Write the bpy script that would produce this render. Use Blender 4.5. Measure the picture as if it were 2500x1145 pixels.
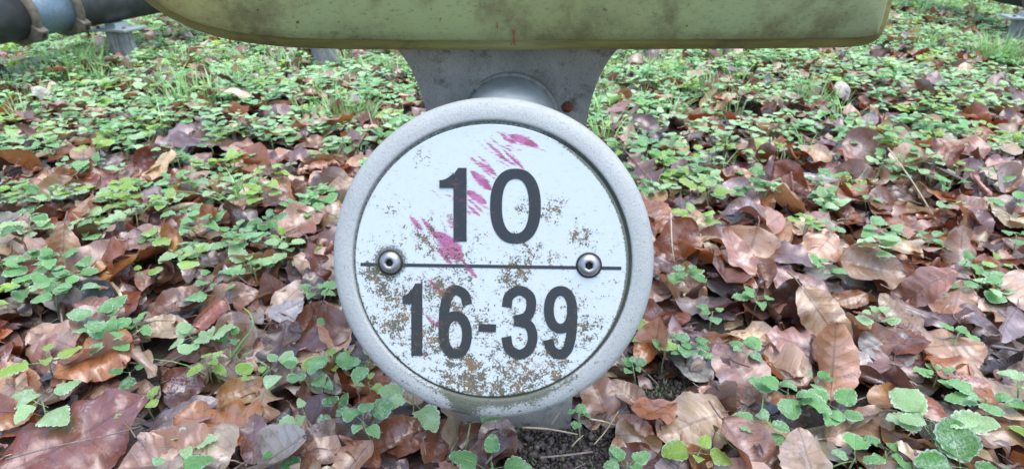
import bpy, math, random
import numpy as np
from mathutils import Matrix, Vector

for o in list(bpy.data.objects):
    bpy.data.objects.remove(o)
S = bpy.context.scene
C = S.collection
R = math.radians
rng = np.random.default_rng(11)
random.seed(5)

# ------------------------------------------------------------------ camera
F_PX = 1450.0            # focal length in pixels of the 2500 px wide photograph
PITCH = R(28.0)
CAM_H = 0.457
cam_d = bpy.data.cameras.new('camera')
cam = bpy.data.objects.new('camera', cam_d)
C.objects.link(cam)
cam.location = (0, 0, CAM_H)
cam.rotation_euler = (R(90) - PITCH, 0, 0)
cam_d.sensor_width = 36.0
cam_d.lens = F_PX / 2500.0 * 36.0
cam_d.clip_start = 0.01
cam_d.clip_end = 400.0
cam_d.dof.use_dof = True
cam_d.dof.focus_distance = 0.40
cam_d.dof.aperture_fstop = 17.0
S.camera = cam

# ------------------------------------------------------------------ light
SUN_EL, SUN_AZ = R(78.0), R(120.0)       # overcast: nearly overhead and very soft
w = bpy.data.worlds.new('World')
S.world = w
w.use_nodes = True
wn = w.node_tree
wn.nodes.clear()
sky = wn.nodes.new('ShaderNodeTexSky')
sky.sky_type = 'NISHITA'
sky.sun_disc = False
sky.sun_elevation = SUN_EL
sky.sun_rotation = SUN_AZ
sky.air_density = 1.0
sky.dust_density = 2.0
sky.ozone_density = 0.6
bg = wn.nodes.new('ShaderNodeBackground')
bg.inputs['Strength'].default_value = 0.15
wo = wn.nodes.new('ShaderNodeOutputWorld')
wn.links.new(sky.outputs[0], bg.inputs[0])
wn.links.new(bg.outputs[0], wo.inputs[0])
sun_d = bpy.data.lights.new('sun', 'SUN')
sun_d.energy = 1.2
sun_d.angle = R(70)
sun_d.color = (1.0, 0.985, 0.965)
sun = bpy.data.objects.new('sun', sun_d)
C.objects.link(sun)
sdir = Vector((math.sin(SUN_AZ) * math.cos(SUN_EL), math.cos(SUN_AZ) * math.cos(SUN_EL), math.sin(SUN_EL)))
sun.rotation_euler = sdir.to_track_quat('Z', 'Y').to_euler()
sun.location = sdir * 20
S.view_settings.view_transform = 'Standard'
S.view_settings.look = 'None'
S.view_settings.gamma = 1.0
S.view_settings.exposure = 1.42
S.view_settings.use_curve_mapping = False

# ------------------------------------------------------------------ pixels to places
SP, CP = math.sin(PITCH), math.cos(PITCH)

def ray(px, py):
    a = (px - 1250.0) / F_PX
    b = (py - 572.5) / F_PX
    return a, CP - b * SP, -(SP + b * CP)       # x, y, z per unit of camera depth

def on_z(px, py, z=0.0):
    a, f, u = ray(px, py)
    t = (z - CAM_H) / u
    return Vector((a * t, f * t, z))

def on_y(px, py, y):
    a, f, u = ray(px, py)
    t = y / f
    return Vector((a * t, y, CAM_H + u * t))

def to_px(x, y, z):
    zc = y * CP - (z - CAM_H) * SP
    yc = y * SP + (z - CAM_H) * CP
    zc = np.maximum(zc, 0.02)
    return 1250 + F_PX * x / zc, 572.5 - F_PX * yc / zc, zc

# ------------------------------------------------------------------ small helpers
def new_obj(name, me, parent=None, mat=None):
    o = bpy.data.objects.new(name, me)
    C.objects.link(o)
    if mat is not None and len(me.materials) == 0:
        me.materials.append(mat)
    if parent is not None:
        o.parent = parent
    return o

def empty(name, loc=(0, 0, 0), rot=None):
    o = bpy.data.objects.new(name, None)
    o.empty_display_size = 0.02
    C.objects.link(o)
    o.location = loc
    if rot is not None:
        o.rotation_euler = rot
    return o

def tag(o, label=None, cat=None, group=None, kind=None):
    if label: o['label'] = label
    if cat: o['category'] = cat
    if group: o['group'] = group
    if kind: o['kind'] = kind
    return o

def mesh_from(name, verts, faces, smooth=True, uv=None, col=None):
    """verts (n,3), faces list of index lists or (m,4)/(m,3) array."""
    me = bpy.data.meshes.new(name)
    verts = np.asarray(verts, dtype=np.float32)
    if isinstance(faces, np.ndarray):
        k = faces.shape[1]
        m = faces.shape[0]
        me.vertices.add(len(verts))
        me.vertices.foreach_set('co', verts.ravel())
        me.loops.add(m * k)
        me.loops.foreach_set('vertex_index', faces.astype(np.int32).ravel())
        me.polygons.add(m)
        me.polygons.foreach_set('loop_start', np.arange(0, m * k, k, dtype=np.int32))
        me.polygons.foreach_set('loop_total', np.full(m, k, dtype=np.int32))
        me.update(calc_edges=True)
        me.validate()
    else:
        me.from_pydata([tuple(v) for v in verts], [], [tuple(f) for f in faces])
    if smooth:
        me.polygons.foreach_set('use_smooth', np.ones(len(me.polygons), dtype=bool))
    if uv is not None:
        ul = me.uv_layers.new(name='UVMap')
        li = np.empty(len(me.loops), dtype=np.int32)
        me.loops.foreach_get('vertex_index', li)
        ul.data.foreach_set('uv', np.asarray(uv, dtype=np.float32)[li].ravel())
    if col is not None:
        for nm, arr in col.items():
            at = me.attributes.new(nm, 'FLOAT_COLOR', 'POINT')
            a4 = np.ones((len(verts), 4), dtype=np.float32)
            a4[:, :arr.shape[1]] = arr
            at.data.foreach_set('color', a4.ravel())
    me.update()
    return me

def grid_faces(nu, nv, wrap_u=False):
    """nv rows of nu points"""
    f = []
    for j in range(nv - 1):
        for i in range(nu if wrap_u else nu - 1):
            i2 = (i + 1) % nu
            f.append((j * nu + i, j * nu + i2, (j + 1) * nu + i2, (j + 1) * nu + i))
    return np.array(f, dtype=np.int32)

def lathe(name, prof, n=64, smooth=True):
    """profile list of (r, z), revolved about Z"""
    a = np.linspace(0, 2 * np.pi, n, endpoint=False)
    v = []
    for r, z in prof:
        v.append(np.stack([r * np.cos(a), r * np.sin(a), np.full(n, z)], 1))
    v = np.concatenate(v)
    return mesh_from(name, v, grid_faces(n, len(prof), True), smooth)

def tube_pts(path, rad, n=8, cap=True):
    path = [Vector(p) for p in path]
    vs, fs = [], []
    up = Vector((0.13, 0.21, 0.97)).normalized()
    for i, p in enumerate(path):
        d = (path[min(i + 1, len(path) - 1)] - path[max(i - 1, 0)]).normalized()
        s = d.cross(up)
        if s.length < 1e-4: s = d.cross(Vector((1, 0, 0)))
        s.normalize()
        t = s.cross(d)
        r = rad[i] if hasattr(rad, '__len__') else rad
        for k in range(n):
            a = 2 * math.pi * k / n
            vs.append(p + s * (r * math.cos(a)) + t * (r * math.sin(a)))
    for i in range(len(path) - 1):
        for k in range(n):
            k2 = (k + 1) % n
            fs.append((i * n + k, i * n + k2, (i + 1) * n + k2, (i + 1) * n + k))
    if cap:
        fs.append(tuple(range(n - 1, -1, -1)))
        fs.append(tuple(range((len(path) - 1) * n, len(path) * n)))
    return vs, fs

def bevel_mod(o, wd, seg=2, ang=40):
    m = o.modifiers.new('bevel', 'BEVEL')
    m.width = wd; m.segments = seg; m.limit_method = 'ANGLE'; m.angle_limit = R(ang)
    return m

def fbm2(x, y, seed=0, octs=4, scale=1.0):
    """cheap smooth pseudo noise from rotated sines, about -1..1"""
    r = np.random.default_rng(seed)
    out = np.zeros_like(x, dtype=float)
    amp, fr, tot = 1.0, scale, 0.0
    for o in range(octs):
        for k in range(3):
            th = r.uniform(0, 2 * np.pi)
            ph = r.uniform(0, 2 * np.pi)
            ff = fr * r.uniform(0.7, 1.3)
            out = out + amp * np.sin(ff * (x * np.cos(th) + y * np.sin(th)) + ph + 1.3 * np.sin(ff * 0.6 * (y * np.cos(th) - x * np.sin(th)) + ph * 2))
        tot += amp * 1.7
        amp *= 0.5
        fr *= 2.1
    return out / tot

# ------------------------------------------------------------------ materials
class NT:
    def __init__(self, name):
        self.m = bpy.data.materials.new(name)
        self.m.use_nodes = True
        self.t = self.m.node_tree
        self.t.nodes.clear()
        self.out = self.t.nodes.new('ShaderNodeOutputMaterial')
        self.b = self.t.nodes.new('ShaderNodeBsdfPrincipled')
        self.t.links.new(self.b.outputs[0], self.out.inputs[0])
    def n(self, typ, **kw):
        nd = self.t.nodes.new(typ)
        for k, v in kw.items():
            setattr(nd, k, v)
        return nd
    def link(self, a, b): self.t.links.new(a, b)
    def setin(self, sock, v):
        if hasattr(v, 'is_linked') or isinstance(v, bpy.types.NodeSocket): self.link(v, sock)
        else: sock.default_value = v
    def math(self, op, a, b=None, c=None, clamp=False):
        nd = self.n('ShaderNodeMath', operation=op, use_clamp=clamp)
        for i, v in enumerate((a, b, c)):
            if v is not None: self.setin(nd.inputs[i], v)
        return nd.outputs[0]
    def mix(self, fac, a, b, mode='MIX'):
        nd = self.n('ShaderNodeMix', data_type='RGBA', blend_type=mode)
        self.setin(nd.inputs[0], fac); self.setin(nd.inputs[6], a); self.setin(nd.inputs[7], b)
        return nd.outputs[2]
    def noise(self, vec, scale, detail=4, rough=0.55, dist=0.0):
        nd = self.n('ShaderNodeTexNoise')
        if vec is not None: self.link(vec, nd.inputs['Vector'])
        nd.inputs['Scale'].default_value = scale
        nd.inputs['Detail'].default_value = detail
        nd.inputs['Roughness'].default_value = rough
        nd.inputs['Distortion'].default_value = dist
        return nd.outputs['Fac']
    def ramp(self, fac, stops, interp='LINEAR'):
        nd = self.n('ShaderNodeValToRGB')
        nd.color_ramp.interpolation = interp
        el = nd.color_ramp.elements
        while len(el) < len(stops): el.new(0.5)
        for e, (p, c) in zip(el, stops):
            e.position = p
            e.color = (c[0], c[1], c[2], 1) if hasattr(c, '__len__') else (c, c, c, 1)
        self.link(fac, nd.inputs[0])
        return nd.outputs[0]
    def step(self, v, lo, hi):
        nd = self.n('ShaderNodeMapRange', interpolation_type='SMOOTHSTEP')
        self.setin(nd.inputs[0], v)
        self.setin(nd.inputs[1], lo); self.setin(nd.inputs[2], hi)
        return nd.outputs[0]
    def bump(self, h, strength, dist=0.001, normal=None):
        nd = self.n('ShaderNodeBump')
        nd.inputs['Strength'].default_value = strength
        nd.inputs['Distance'].default_value = dist
        self.link(h, nd.inputs['Height'])
        if normal is not None: self.link(normal, nd.inputs['Normal'])
        return nd.outputs[0]
    def pos(self): return self.n('ShaderNodeNewGeometry').outputs['Position']
    def objc(self): return self.n('ShaderNodeTexCoord').outputs['Object']
    def mapping(self, vec, scale=(1, 1, 1), rot=(0, 0, 0)):
        nd = self.n('ShaderNodeMapping')
        self.link(vec, nd.inputs[0])
        nd.inputs['Scale'].default_value = scale
        nd.inputs['Rotation'].default_value = rot
        return nd.outputs[0]
    def base(self, c): self.setin(self.b.inputs['Base Color'], c if not isinstance(c, tuple) else (*c[:3], 1))
    def rough(self, v): self.setin(self.b.inputs['Roughness'], v)
    def normal(self, s): self.link(s, self.b.inputs['Normal'])

def c4(*c): return (c[0], c[1], c[2], 1.0)

def mat_leaf(name, src, green=False):
    """fallen leaf / green leaf; own colour comes from the object (src='obj') or a colour attribute"""
    m = NT(name)
    if src == 'obj':
        col = m.n('ShaderNodeObjectInfo').outputs['Color']
    else:
        col = m.n('ShaderNodeAttribute', attribute_name='col').outputs['Color']
    uv = m.n('ShaderNodeUVMap', uv_map='UVMap').outputs[0]
    sep = m.n('ShaderNodeSeparateXYZ')
    m.link(uv, sep.inputs[0])
    au = m.math('ABSOLUTE', m.math('SUBTRACT', m.math('MULTIPLY', sep.outputs[0], 2.0), 1.0))   # 0 midrib .. 1 margin
    v = sep.outputs[1]
    p = m.pos()
    n1 = m.noise(p, 75, 4, 0.6)
    n2 = m.noise(p, 420, 3, 0.6)
    mid = m.math('SUBTRACT', 1.0, m.step(au, 0.02, 0.075))
    lat = m.math('SINE', m.math('MULTIPLY', m.math('SUBTRACT', v, m.math('MULTIPLY', au, 0.16 if not green else 0.2)), 6.283 * (8.0 if not green else 5.0)))
    latl = m.math('MULTIPLY', m.step(lat, 0.86, 0.99), m.math('SUBTRACT', 1.0, m.step(au, 0.75, 1.0)))
    vein = m.math('MAXIMUM', mid, m.math('MULTIPLY', latl, 0.55))
    if not green:
        dark = m.mix(1.0, col, c4(0.45, 0.36, 0.36), 'MULTIPLY')
        blotch = m.step(n1, 0.52, 0.70)
        c = m.mix(m.math('MULTIPLY', blotch, 0.75), col, dark)
        c = m.mix(m.math('MULTIPLY', m.step(n2, 0.55, 0.75), 0.35), c, m.mix(0.55, col, c4(0.62, 0.50, 0.42)))
        c = m.mix(m.math('MULTIPLY', vein, 0.55), c, m.mix(1.0, col, c4(0.40, 0.30, 0.28), 'MULTIPLY'))
        # rime on margins and in patches
        fr = m.math('MULTIPLY', m.math('ADD', m.math('MULTIPLY', m.step(au, 0.86, 1.0), 0.45), m.math('MULTIPLY', m.step(n1, 0.30, 0.42), -0.35)), m.step(n2, 0.38, 0.62), clamp=True)
        fr2 = m.math('MULTIPLY', m.step(m.noise(p, 28, 2), 0.58, 0.74), m.math('MULTIPLY', m.step(n2, 0.42, 0.6), 0.40))
        c = m.mix(m.math('MAXIMUM', fr, fr2), c, c4(0.70, 0.71, 0.77))
        m.base(c)
        m.rough(m.math('ADD', 0.20, m.math('MULTIPLY', n1, 0.36)))
        m.b.inputs['Specular IOR Level'].default_value = 0.7
        m.link(m.step(m.noise(p, 45, 2), 0.36, 0.58), m.b.inputs['Coat Weight'])
        m.b.inputs['Coat Roughness'].default_value = 0.22
        m.b.inputs['Coat IOR'].default_value = 1.75
        h = m.math('ADD', m.math('MULTIPLY', vein, 0.6), m.math('MULTIPLY', n2, 0.8))
        m.normal(m.bump(h, 0.55, 0.0012))
        tr, tcol = 0.24, m.mix(1.0, col, c4(1.35, 0.82, 0.5), 'MULTIPLY')
    else:
        vor = m.n('ShaderNodeTexVoronoi', feature='DISTANCE_TO_EDGE')
        m.link(p, vor.inputs['Vector'])
        vor.inputs['Scale'].default_value = 330
        cell = m.step(vor.outputs['Distance'], 0.0, 0.35)
        c = m.mix(m.math('MULTIPLY', m.step(n1, 0.35, 0.7), 0.4), col, m.mix(1.0, col, c4(0.55, 0.70, 0.5), 'MULTIPLY'))
        c = m.mix(m.math('MULTIPLY', vein, 0.4), c, m.mix(0.4, col, c4(0.70, 0.85, 0.55)))
        edge = m.step(au, 0.80, 1.0)
        tipe = m.step(v, 0.90, 1.0)
        e = m.math('MAXIMUM', edge, tipe)
        fr = m.math('MULTIPLY', e, m.step(n2, 0.30, 0.55))
        fr2 = m.math('MULTIPLY', m.step(m.noise(p, 38, 3), 0.42, 0.70), m.step(n2, 0.36, 0.62))
        f = m.math('MAXIMUM', m.math('MULTIPLY', fr, 0.62), m.math('MULTIPLY', fr2, 0.38 if src == 'obj' else 0.55))
        c = m.mix(f, c, c4(0.70, 0.83, 0.77))
        m.base(c)
        m.rough(0.55)
        m.b.inputs['Specular IOR Level'].default_value = 0.4
        m.normal(m.bump(m.math('ADD', cell, m.math('MULTIPLY', vein, -1.2)), 0.6, 0.0010))
        tr, tcol = 0.28, m.mix(1.0, col, c4(1.2, 1.25, 0.6), 'MULTIPLY')
    t = m.n('ShaderNodeBsdfTranslucent')
    m.link(tcol, t.inputs['Color'])
    mx = m.n('ShaderNodeMixShader')
    mx.inputs[0].default_value = tr
    m.link(m.b.outputs[0], mx.inputs[1]); m.link(t.outputs[0], mx.inputs[2])
    m.link(mx.outputs[0], m.out.inputs[0])
    return m.m

def mat_ground():
    m = NT('forest_soil')
    p = m.pos()
    n = m.noise(p, 9, 6, 0.6); n2 = m.noise(p, 160, 6, 0.65); n3 = m.noise(p, 2.2, 5, 0.6)
    soil = m.ramp(n2, [(0.3, (0.012, 0.010, 0.009)), (0.55, (0.035, 0.028, 0.024)), (0.75, (0.075, 0.062, 0.055))])
    # far away the litter is no longer built: leaf-coloured mottling takes over
    far = m.ramp(m.noise(p, 22, 6, 0.7), [(0.32, (0.05, 0.03, 0.02)), (0.45, (0.17, 0.09, 0.055)), (0.55, (0.16, 0.20, 0.09)), (0.7, (0.30, 0.36, 0.22))])
    dist = m.n('ShaderNodeVectorMath', operation='LENGTH')
    m.link(p, dist.inputs[0])
    c = m.mix(m.step(dist.outputs['Value'], 4.0, 5.0), soil, far)
    moss = m.math('MULTIPLY', m.step(m.noise(p, 30, 4), 0.56, 0.66), 0.55)
    c = m.mix(moss, c, c4(0.05, 0.085, 0.025))
    m.base(c); m.rough(0.95)
    m.normal(m.bump(m.math('ADD', n2, n), 1.0, 0.006))
    return m.m

def mat_crumb():
    m = NT('soil_crumb')
    p = m.pos()
    c = m.ramp(m.noise(p, 210, 4, 0.6), [(0.3, (0.03, 0.026, 0.024)), (0.55, (0.085, 0.074, 0.07)), (0.75, (0.22, 0.20, 0.195))])
    m.base(c); m.rough(0.95)
    m.normal(m.bump(m.noise(p, 900, 3), 0.8, 0.001))
    return m.m

def mat_plain(name, col, rough=0.7, var=0.25, sc=60, bump=0.3, bd=0.001, spec=0.4):
    m = NT(name)
    p = m.pos()
    n = m.noise(p, sc, 5, 0.6)
    lo = tuple(x * (1 - var) for x in col); hi = tuple(min(1, x * (1 + var)) for x in col)
    m.base(m.ramp(n, [(0.3, lo), (0.7, hi)]))
    m.rough(rough)
    m.b.inputs['Specular IOR Level'].default_value = spec
    m.normal(m.bump(m.noise(p, sc * 6, 4), bump, bd))
    return m.m

def mat_attr(name, rough=0.6, trans=0.25):
    m = NT(name)
    col = m.n('ShaderNodeAttribute', attribute_name='col').outputs['Color']
    n = m.noise(m.pos(), 120, 3)
    m.base(m.mix(m.math('MULTIPLY', m.step(n, 0.45, 0.65), 0.35), col, c4(0.66, 0.78, 0.70)))
    m.rough(rough)
    t = m.n('ShaderNodeBsdfTranslucent'); m.link(col, t.inputs['Color'])
    mx = m.n('ShaderNodeMixShader'); mx.inputs[0].default_value = trans
    m.link(m.b.outputs[0], mx.inputs[1]); m.link(t.outputs[0], mx.inputs[2])
    m.link(mx.outputs[0], m.out.inputs[0])
    return m.m

def mat_hull():
    m = NT('weathered_green_plastic')
    p = m.pos()
    big = m.noise(p, 7, 4, 0.6, 0.4)
    c = m.ramp(big, [(0.32, (0.225, 0.25, 0.10)), (0.50, (0.255, 0.305, 0.13)), (0.68, (0.255, 0.345, 0.155))])
    sx = m.n('ShaderNodeSeparateXYZ'); m.link(p, sx.inputs[0])
    # the resin has yellowed towards one end, the other has gone grey
    xw = m.math('ADD', sx.outputs[0], m.math('MULTIPLY', m.math('SUBTRACT', big, 0.5), 0.25))
    c = m.mix(m.math('MULTIPLY', m.step(xw, -0.10, -0.29), 0.75), c, c4(0.42, 0.35, 0.105))
    c = m.mix(m.math('MULTIPLY', m.step(xw, 0.10, 0.30), 0.55), c, c4(0.215, 0.225, 0.135))
    # brown grime clouds
    g = m.math('MULTIPLY', m.step(m.noise(p, 24, 6, 0.72), 0.43, 0.68), 0.80)
    c = m.mix(g, c, c4(0.105, 0.088, 0.032))
    # fine scuffs and pock marks
    st = m.noise(m.mapping(p, (1.0, 1.0, 2.6), (0, 0.5, 0)), 240, 5, 0.75)
    c = m.mix(m.math('MULTIPLY', m.step(st, 0.56, 0.68), 0.65), c, c4(0.07, 0.06, 0.025))
    c = m.mix(m.math('MULTIPLY', m.step(m.noise(p, 210, 2, 0.5), 0.71, 0.76), 0.8), c, c4(0.045, 0.03, 0.015))
    m.base(c)
    m.rough(m.math('ADD', 0.42, m.math('MULTIPLY', st, 0.3)))
    m.normal(m.bump(st, 0.18, 0.0006))
    return m.m

def mat_hull_lip():
    m = NT('yellowed_resin_edge')
    p = m.pos()
    n = m.noise(m.mapping(p, (0.25, 1, 1.6)), 90, 5, 0.65)
    c = m.ramp(n, [(0.3, (0.10, 0.09, 0.025)), (0.52, (0.19, 0.18, 0.05)), (0.7, (0.24, 0.235, 0.075))])
    c = m.mix(m.math('MULTIPLY', m.step(m.noise(p, 30, 5, 0.65), 0.56, 0.72), 0.7), c, c4(0.07, 0.055, 0.02))
    m.base(c); m.rough(0.5)
    m.normal(m.bump(n, 0.2, 0.0006))
    return m.m

def mat_cast(name, light, dark, stain, amt):
    """grey cast, painted metal with pitted skin"""
    m = NT(name)
    p = m.objc()
    n = m.noise(p, 26, 5, 0.6)
    c = m.ramp(n, [(0.3, dark), (0.65, light)])
    fine = m.noise(p, 1300, 3, 0.6)
    scr = m.noise(m.mapping(p, (2.4, 1.0, 1.0), (0, 0.4, 0.6)), 480, 4, 0.7)
    c = m.mix(m.math('MULTIPLY', m.step(scr, 0.52, 0.68), 0.7), c, c4(*[x * 0.40 for x in dark]))
    c = m.mix(m.math('MULTIPLY', m.step(fine, 0.60, 0.72), 0.35), c, c4(*[min(1, x * 1.25) for x in light]))
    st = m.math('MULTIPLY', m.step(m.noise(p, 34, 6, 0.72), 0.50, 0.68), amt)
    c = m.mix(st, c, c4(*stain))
    m.base(c); m.rough(0.62)
    h = m.math('ADD', m.math('MULTIPLY', fine, 0.5), m.noise(p, 520, 4, 0.65))
    m.normal(m.bump(h, 0.45, 0.0008))
    return m

def mat_wear(name, base, kind):
    """sign plate paint / lettering / rim: lichen and red paint come from attributes"""
    m = NT(name)
    p = m.objc()
    at = m.n('ShaderNodeAttribute', attribute_name='wear').outputs['Color']
    s = m.n('ShaderNodeSeparateColor'); m.link(at, s.inputs[0])
    lich, red, moss = s.outputs[0], s.outputs[1], s.outputs[2]
    n = m.noise(p, 900, 5, 0.7)
    nb = m.noise(p, 260, 4, 0.62)
    if kind == 'rim':
        fine = m.noise(p, 1500, 3, 0.6)
        big = m.noise(p, 30, 4, 0.6)
        c = m.ramp(big, [(0.3, tuple(x * 0.86 for x in base)), (0.7, base)])
        c = m.mix(m.math('MULTIPLY', m.step(m.noise(p, 800, 3, 0.65), 0.52, 0.68), 0.40), c, c4(*[x * 0.50 for x in base]))
        scr = m.noise(m.mapping(p, (2.2, 1.0, 1.0), (0, 0, 0.7)), 420, 4, 0.7)
        c = m.mix(m.math('MULTIPLY', m.step(scr, 0.60, 0.70), 0.6), c, c4(*[x * 0.35 for x in base]))
    else:
        c = m.mix(m.math('MULTIPLY', m.step(nb, 0.35, 0.75), 0.25), c4(*base), c4(*[x * 0.86 for x in base]))
        if kind == 'ink':
            c = m.mix(m.math('MULTIPLY', m.step(n, 0.62, 0.74), 0.35), c, c4(0.25, 0.27, 0.27))
    # red paint scrubbed on
    rs = m.step(m.math('ADD', red, m.math('MULTIPLY', m.math('SUBTRACT', m.noise(m.mapping(p, (0.35, 2.6, 1), (0, 0, 0.78)), 620, 4, 0.65), 0.5), 1.7)), 0.12, 0.62)
    rc = m.mix(m.step(nb, 0.4, 0.62), c4(0.25, 0.022, 0.11), c4(0.42, 0.085, 0.25))
    c = m.mix(m.math('MULTIPLY', rs, 0.9 if kind != 'ink' else 0.25), c, rc)
    # lichen and rust specks
    v = m.math('ADD', m.math('ADD', m.math('MULTIPLY', n, 0.62), m.math('MULTIPLY', nb, 0.50)), m.math('MULTIPLY', lich, 0.195 if kind != 'ink' else 0.13))
    sp = m.step(v, 0.725, 0.750)
    hue = m.noise(p, 150, 3, 0.6)
    lc = m.mix(m.step(hue, 0.45, 0.62), c4(0.070, 0.064, 0.032), c4(0.150, 0.082, 0.030))
    lc = m.mix(m.step(n, 0.58, 0.70), lc, c4(0.035, 0.035, 0.025))
    c = m.mix(m.math('MULTIPLY', sp, 0.92), c, lc)
    # moss
    mv = m.step(m.math('ADD', m.math('MULTIPLY', n, 0.7), m.math('MULTIPLY', moss, 0.55)), 0.55, 0.72)
    c = m.mix(m.math('MULTIPLY', mv, 0.85), c, c4(0.050, 0.060, 0.030))
    m.base(c)
    if kind == 'rim':
        m.rough(0.62)
        h = m.math('ADD', m.math('MULTIPLY', fine, 0.5), m.math('ADD', m.math('MULTIPLY', scr, 0.6), m.math('MULTIPLY', mv, 0.5)))
        m.normal(m.bump(m.math('ADD', h, m.noise(p, 620, 4, 0.7)), 0.45, 0.0009))
    else:
        m.rough(m.math('ADD', 0.34, m.math('MULTIPLY', m.math('MAXIMUM', sp, mv), 0.5)))
        m.normal(m.bump(m.math('MAXIMUM', sp, mv), 0.35, 0.0005))
    return m.m

def mat_metal(name, col, rough, metallic=1.0):
    m = NT(name)
    p = m.objc()
    n = m.noise(p, 90, 5, 0.65)
    m.base(m.ramp(n, [(0.3, tuple(x * 0.7 for x in col)), (0.7, col)]))
    m.rough(m.math('ADD', rough, m.math('MULTIPLY', n, 0.25)))
    m.b.inputs['Metallic'].default_value = metallic
    m.normal(m.bump(m.noise(p, 400, 4), 0.12, 0.0005))
    return m.m

M_GROUND = mat_ground()
M_CRUMB = mat_crumb()
M_LEAF_O = mat_leaf('fallen_leaf', 'obj')
M_LEAF_A = mat_leaf('fallen_leaf_litter', 'attr')
M_GREEN_O = mat_leaf('green_leaf', 'obj', True)
M_GREEN_A = mat_leaf('green_carpet', 'attr', True)
M_GRASS = mat_attr('grass_blade')
M_STEM = mat_plain('plant_stem', (0.20, 0.24, 0.12), 0.6, 0.3, 200)
M_STRAW = mat_plain('dry_straw', (0.46, 0.38, 0.27), 0.6, 0.25, 120)
M_TWIG = mat_plain('twig_bark', (0.20, 0.17, 0.15), 0.85, 0.4, 150, 0.8)
M_HULL = mat_hull()
M_LIP = mat_hull_lip()
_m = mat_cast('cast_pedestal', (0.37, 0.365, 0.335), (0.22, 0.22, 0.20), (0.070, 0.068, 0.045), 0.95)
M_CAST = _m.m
M_RIM = mat_wear('cast_rim_paint', (0.40, 0.43, 0.42), 'rim')
M_PLATE = mat_wear('sign_plate_enamel', (0.50, 0.565, 0.57), 'plate')
M_INK = mat_wear('black_lettering', (0.020, 0.024, 0.026), 'ink')
M_TUBE = mat_metal('zinc_tube', (0.60, 0.68, 0.71), 0.22, 0.25)
M_BOLT = mat_metal('stainless_bolt', (0.46, 0.47, 0.48), 0.34)
M_DARK = mat_plain('dark_socket', (0.02, 0.02, 0.02), 0.7)
M_PIPE = mat_plain('dark_grey_pipe', (0.034, 0.036, 0.036), 0.45, 0.35, 25, 0.2)
M_SLEEVE = mat_metal('blue_grey_sleeve', (0.17, 0.24, 0.29), 0.30, 0.4)
M_CLAMP = mat_plain('rusty_cast_clamp', (0.125, 0.105, 0.08), 0.75, 0.5, 45, 0.6)
M_ZINC = mat_metal('galvanised_plate', (0.42, 0.49, 0.49), 0.45, 0.5)
def mat_post():
    m = NT('grey_weathered_wood')
    p = m.objc()
    n = m.noise(m.mapping(p, (1, 1, 0.10)), 190, 5, 0.65)
    c = m.ramp(n, [(0.3, (0.13, 0.125, 0.115)), (0.55, (0.30, 0.31, 0.295)), (0.75, (0.42, 0.43, 0.41))])
    c = m.mix(m.math('MULTIPLY', m.step(m.noise(p, 30, 4), 0.52, 0.68), 0.5), c, c4(0.17, 0.14, 0.10))
    m.base(c); m.rough(0.85); m.normal(m.bump(n, 0.8, 0.003))
    return m.m
M_POST = mat_post()

# ------------------------------------------------------------------ ground
POST_Y = 0.441
BUMPS = [  # photograph pixel, radius m, height m: low heaps and hollows in the litter
    (470, 600, 0.16, 0.020), (1700, 600, 0.16, 0.022), (2300, 470, 0.30, 0.030), (150, 900, 0.12, 0.012),
    (560, 330, 0.40, 0.03), (1950, 250, 0.5, 0.03), (1360, 1100, 0.07, -0.006), (700, 960, 0.08, -0.008), (420, 690, 0.10, -0.014),
]
BUMPS = [(on_z(a, b).x, on_z(a, b).y, r, h) for a, b, r, h in BUMPS]

def hg(x, y):
    x = np.asarray(x, float); y = np.asarray(y, float)
    h = 0.012 * fbm2(x, y, 3, 3, 6.0) * np.clip((y - 0.3) / 1.0, 0.35, 1.6)
    for bx, by, r, a in BUMPS:
        h = h + a * np.exp(-((x - bx) ** 2 + (y - by) ** 2) / (r * r))
    d = np.sqrt(x * x + (y - POST_Y) ** 2)
    k = np.clip((d - 0.10) / 0.15, 0, 1)
    return h * k * k * (3 - 2 * k)

def build_ground():
    def axis(lo, hi, st, far):
        a = list(np.arange(lo, hi + 1e-6, st))
        d = st * 2
        l, r = lo, hi
        L, Rr = [], []
        while r < far:
            r += d; l -= d; Rr.append(r); L.append(l); d *= 1.5
        return np.array(L[::-1] + a + Rr)
    xs = axis(-3.0, 3.0, 0.03, 90)
    ys = axis(-0.6, 5.4, 0.03, 90)
    X, Y = np.meshgrid(xs, ys)
    Z = hg(X, Y) + 0.0035 * fbm2(X, Y, 9, 2, 70.0)
    v = np.stack([X.ravel(), Y.ravel(), Z.ravel()], 1)
    me = mesh_from('ground', v, grid_faces(len(xs), len(ys)))
    o = new_obj('ground', me, None, M_GROUND)
    tag(o, kind='structure')
build_ground()

# ------------------------------------------------------------------ pedestal with round sign
DISC_R = 0.088
DISC_ZC = 0.317
a_, f_, u_ = ray(1197, 641)
DISC_C = Vector((a_ * DISC_ZC, f_ * DISC_ZC, CAM_H + u_ * DISC_ZC))
TILT, YAW = R(23.0), R(-3.5)
nrm = Vector((math.sin(YAW) * math.cos(TILT), -math.cos(YAW) * math.cos(TILT), math.sin(TILT)))
xax = Vector((math.cos(YAW), math.sin(YAW), 0))
yax = nrm.cross(xax)
SIGN_M = Matrix((xax, yax, nrm)).transposed().to_4x4()
SIGN_M.translation = DISC_C
SIGN_INV = SIGN_M.inverted()
cam_loc = Vector((0, 0, CAM_H))

def sign_xy(px, py, d=-0.0012):
    """photograph pixel -> coordinates on the sign face (metres, local)"""
    a, f, u = ray(px, py)
    dirv = Vector((a, f, u))
    o = SIGN_INV @ cam_loc
    dl = SIGN_INV.to_3x3() @ dirv
    t = (d - o.z) / dl.z
    q = o + dl * t
    return q.x, q.y

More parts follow.
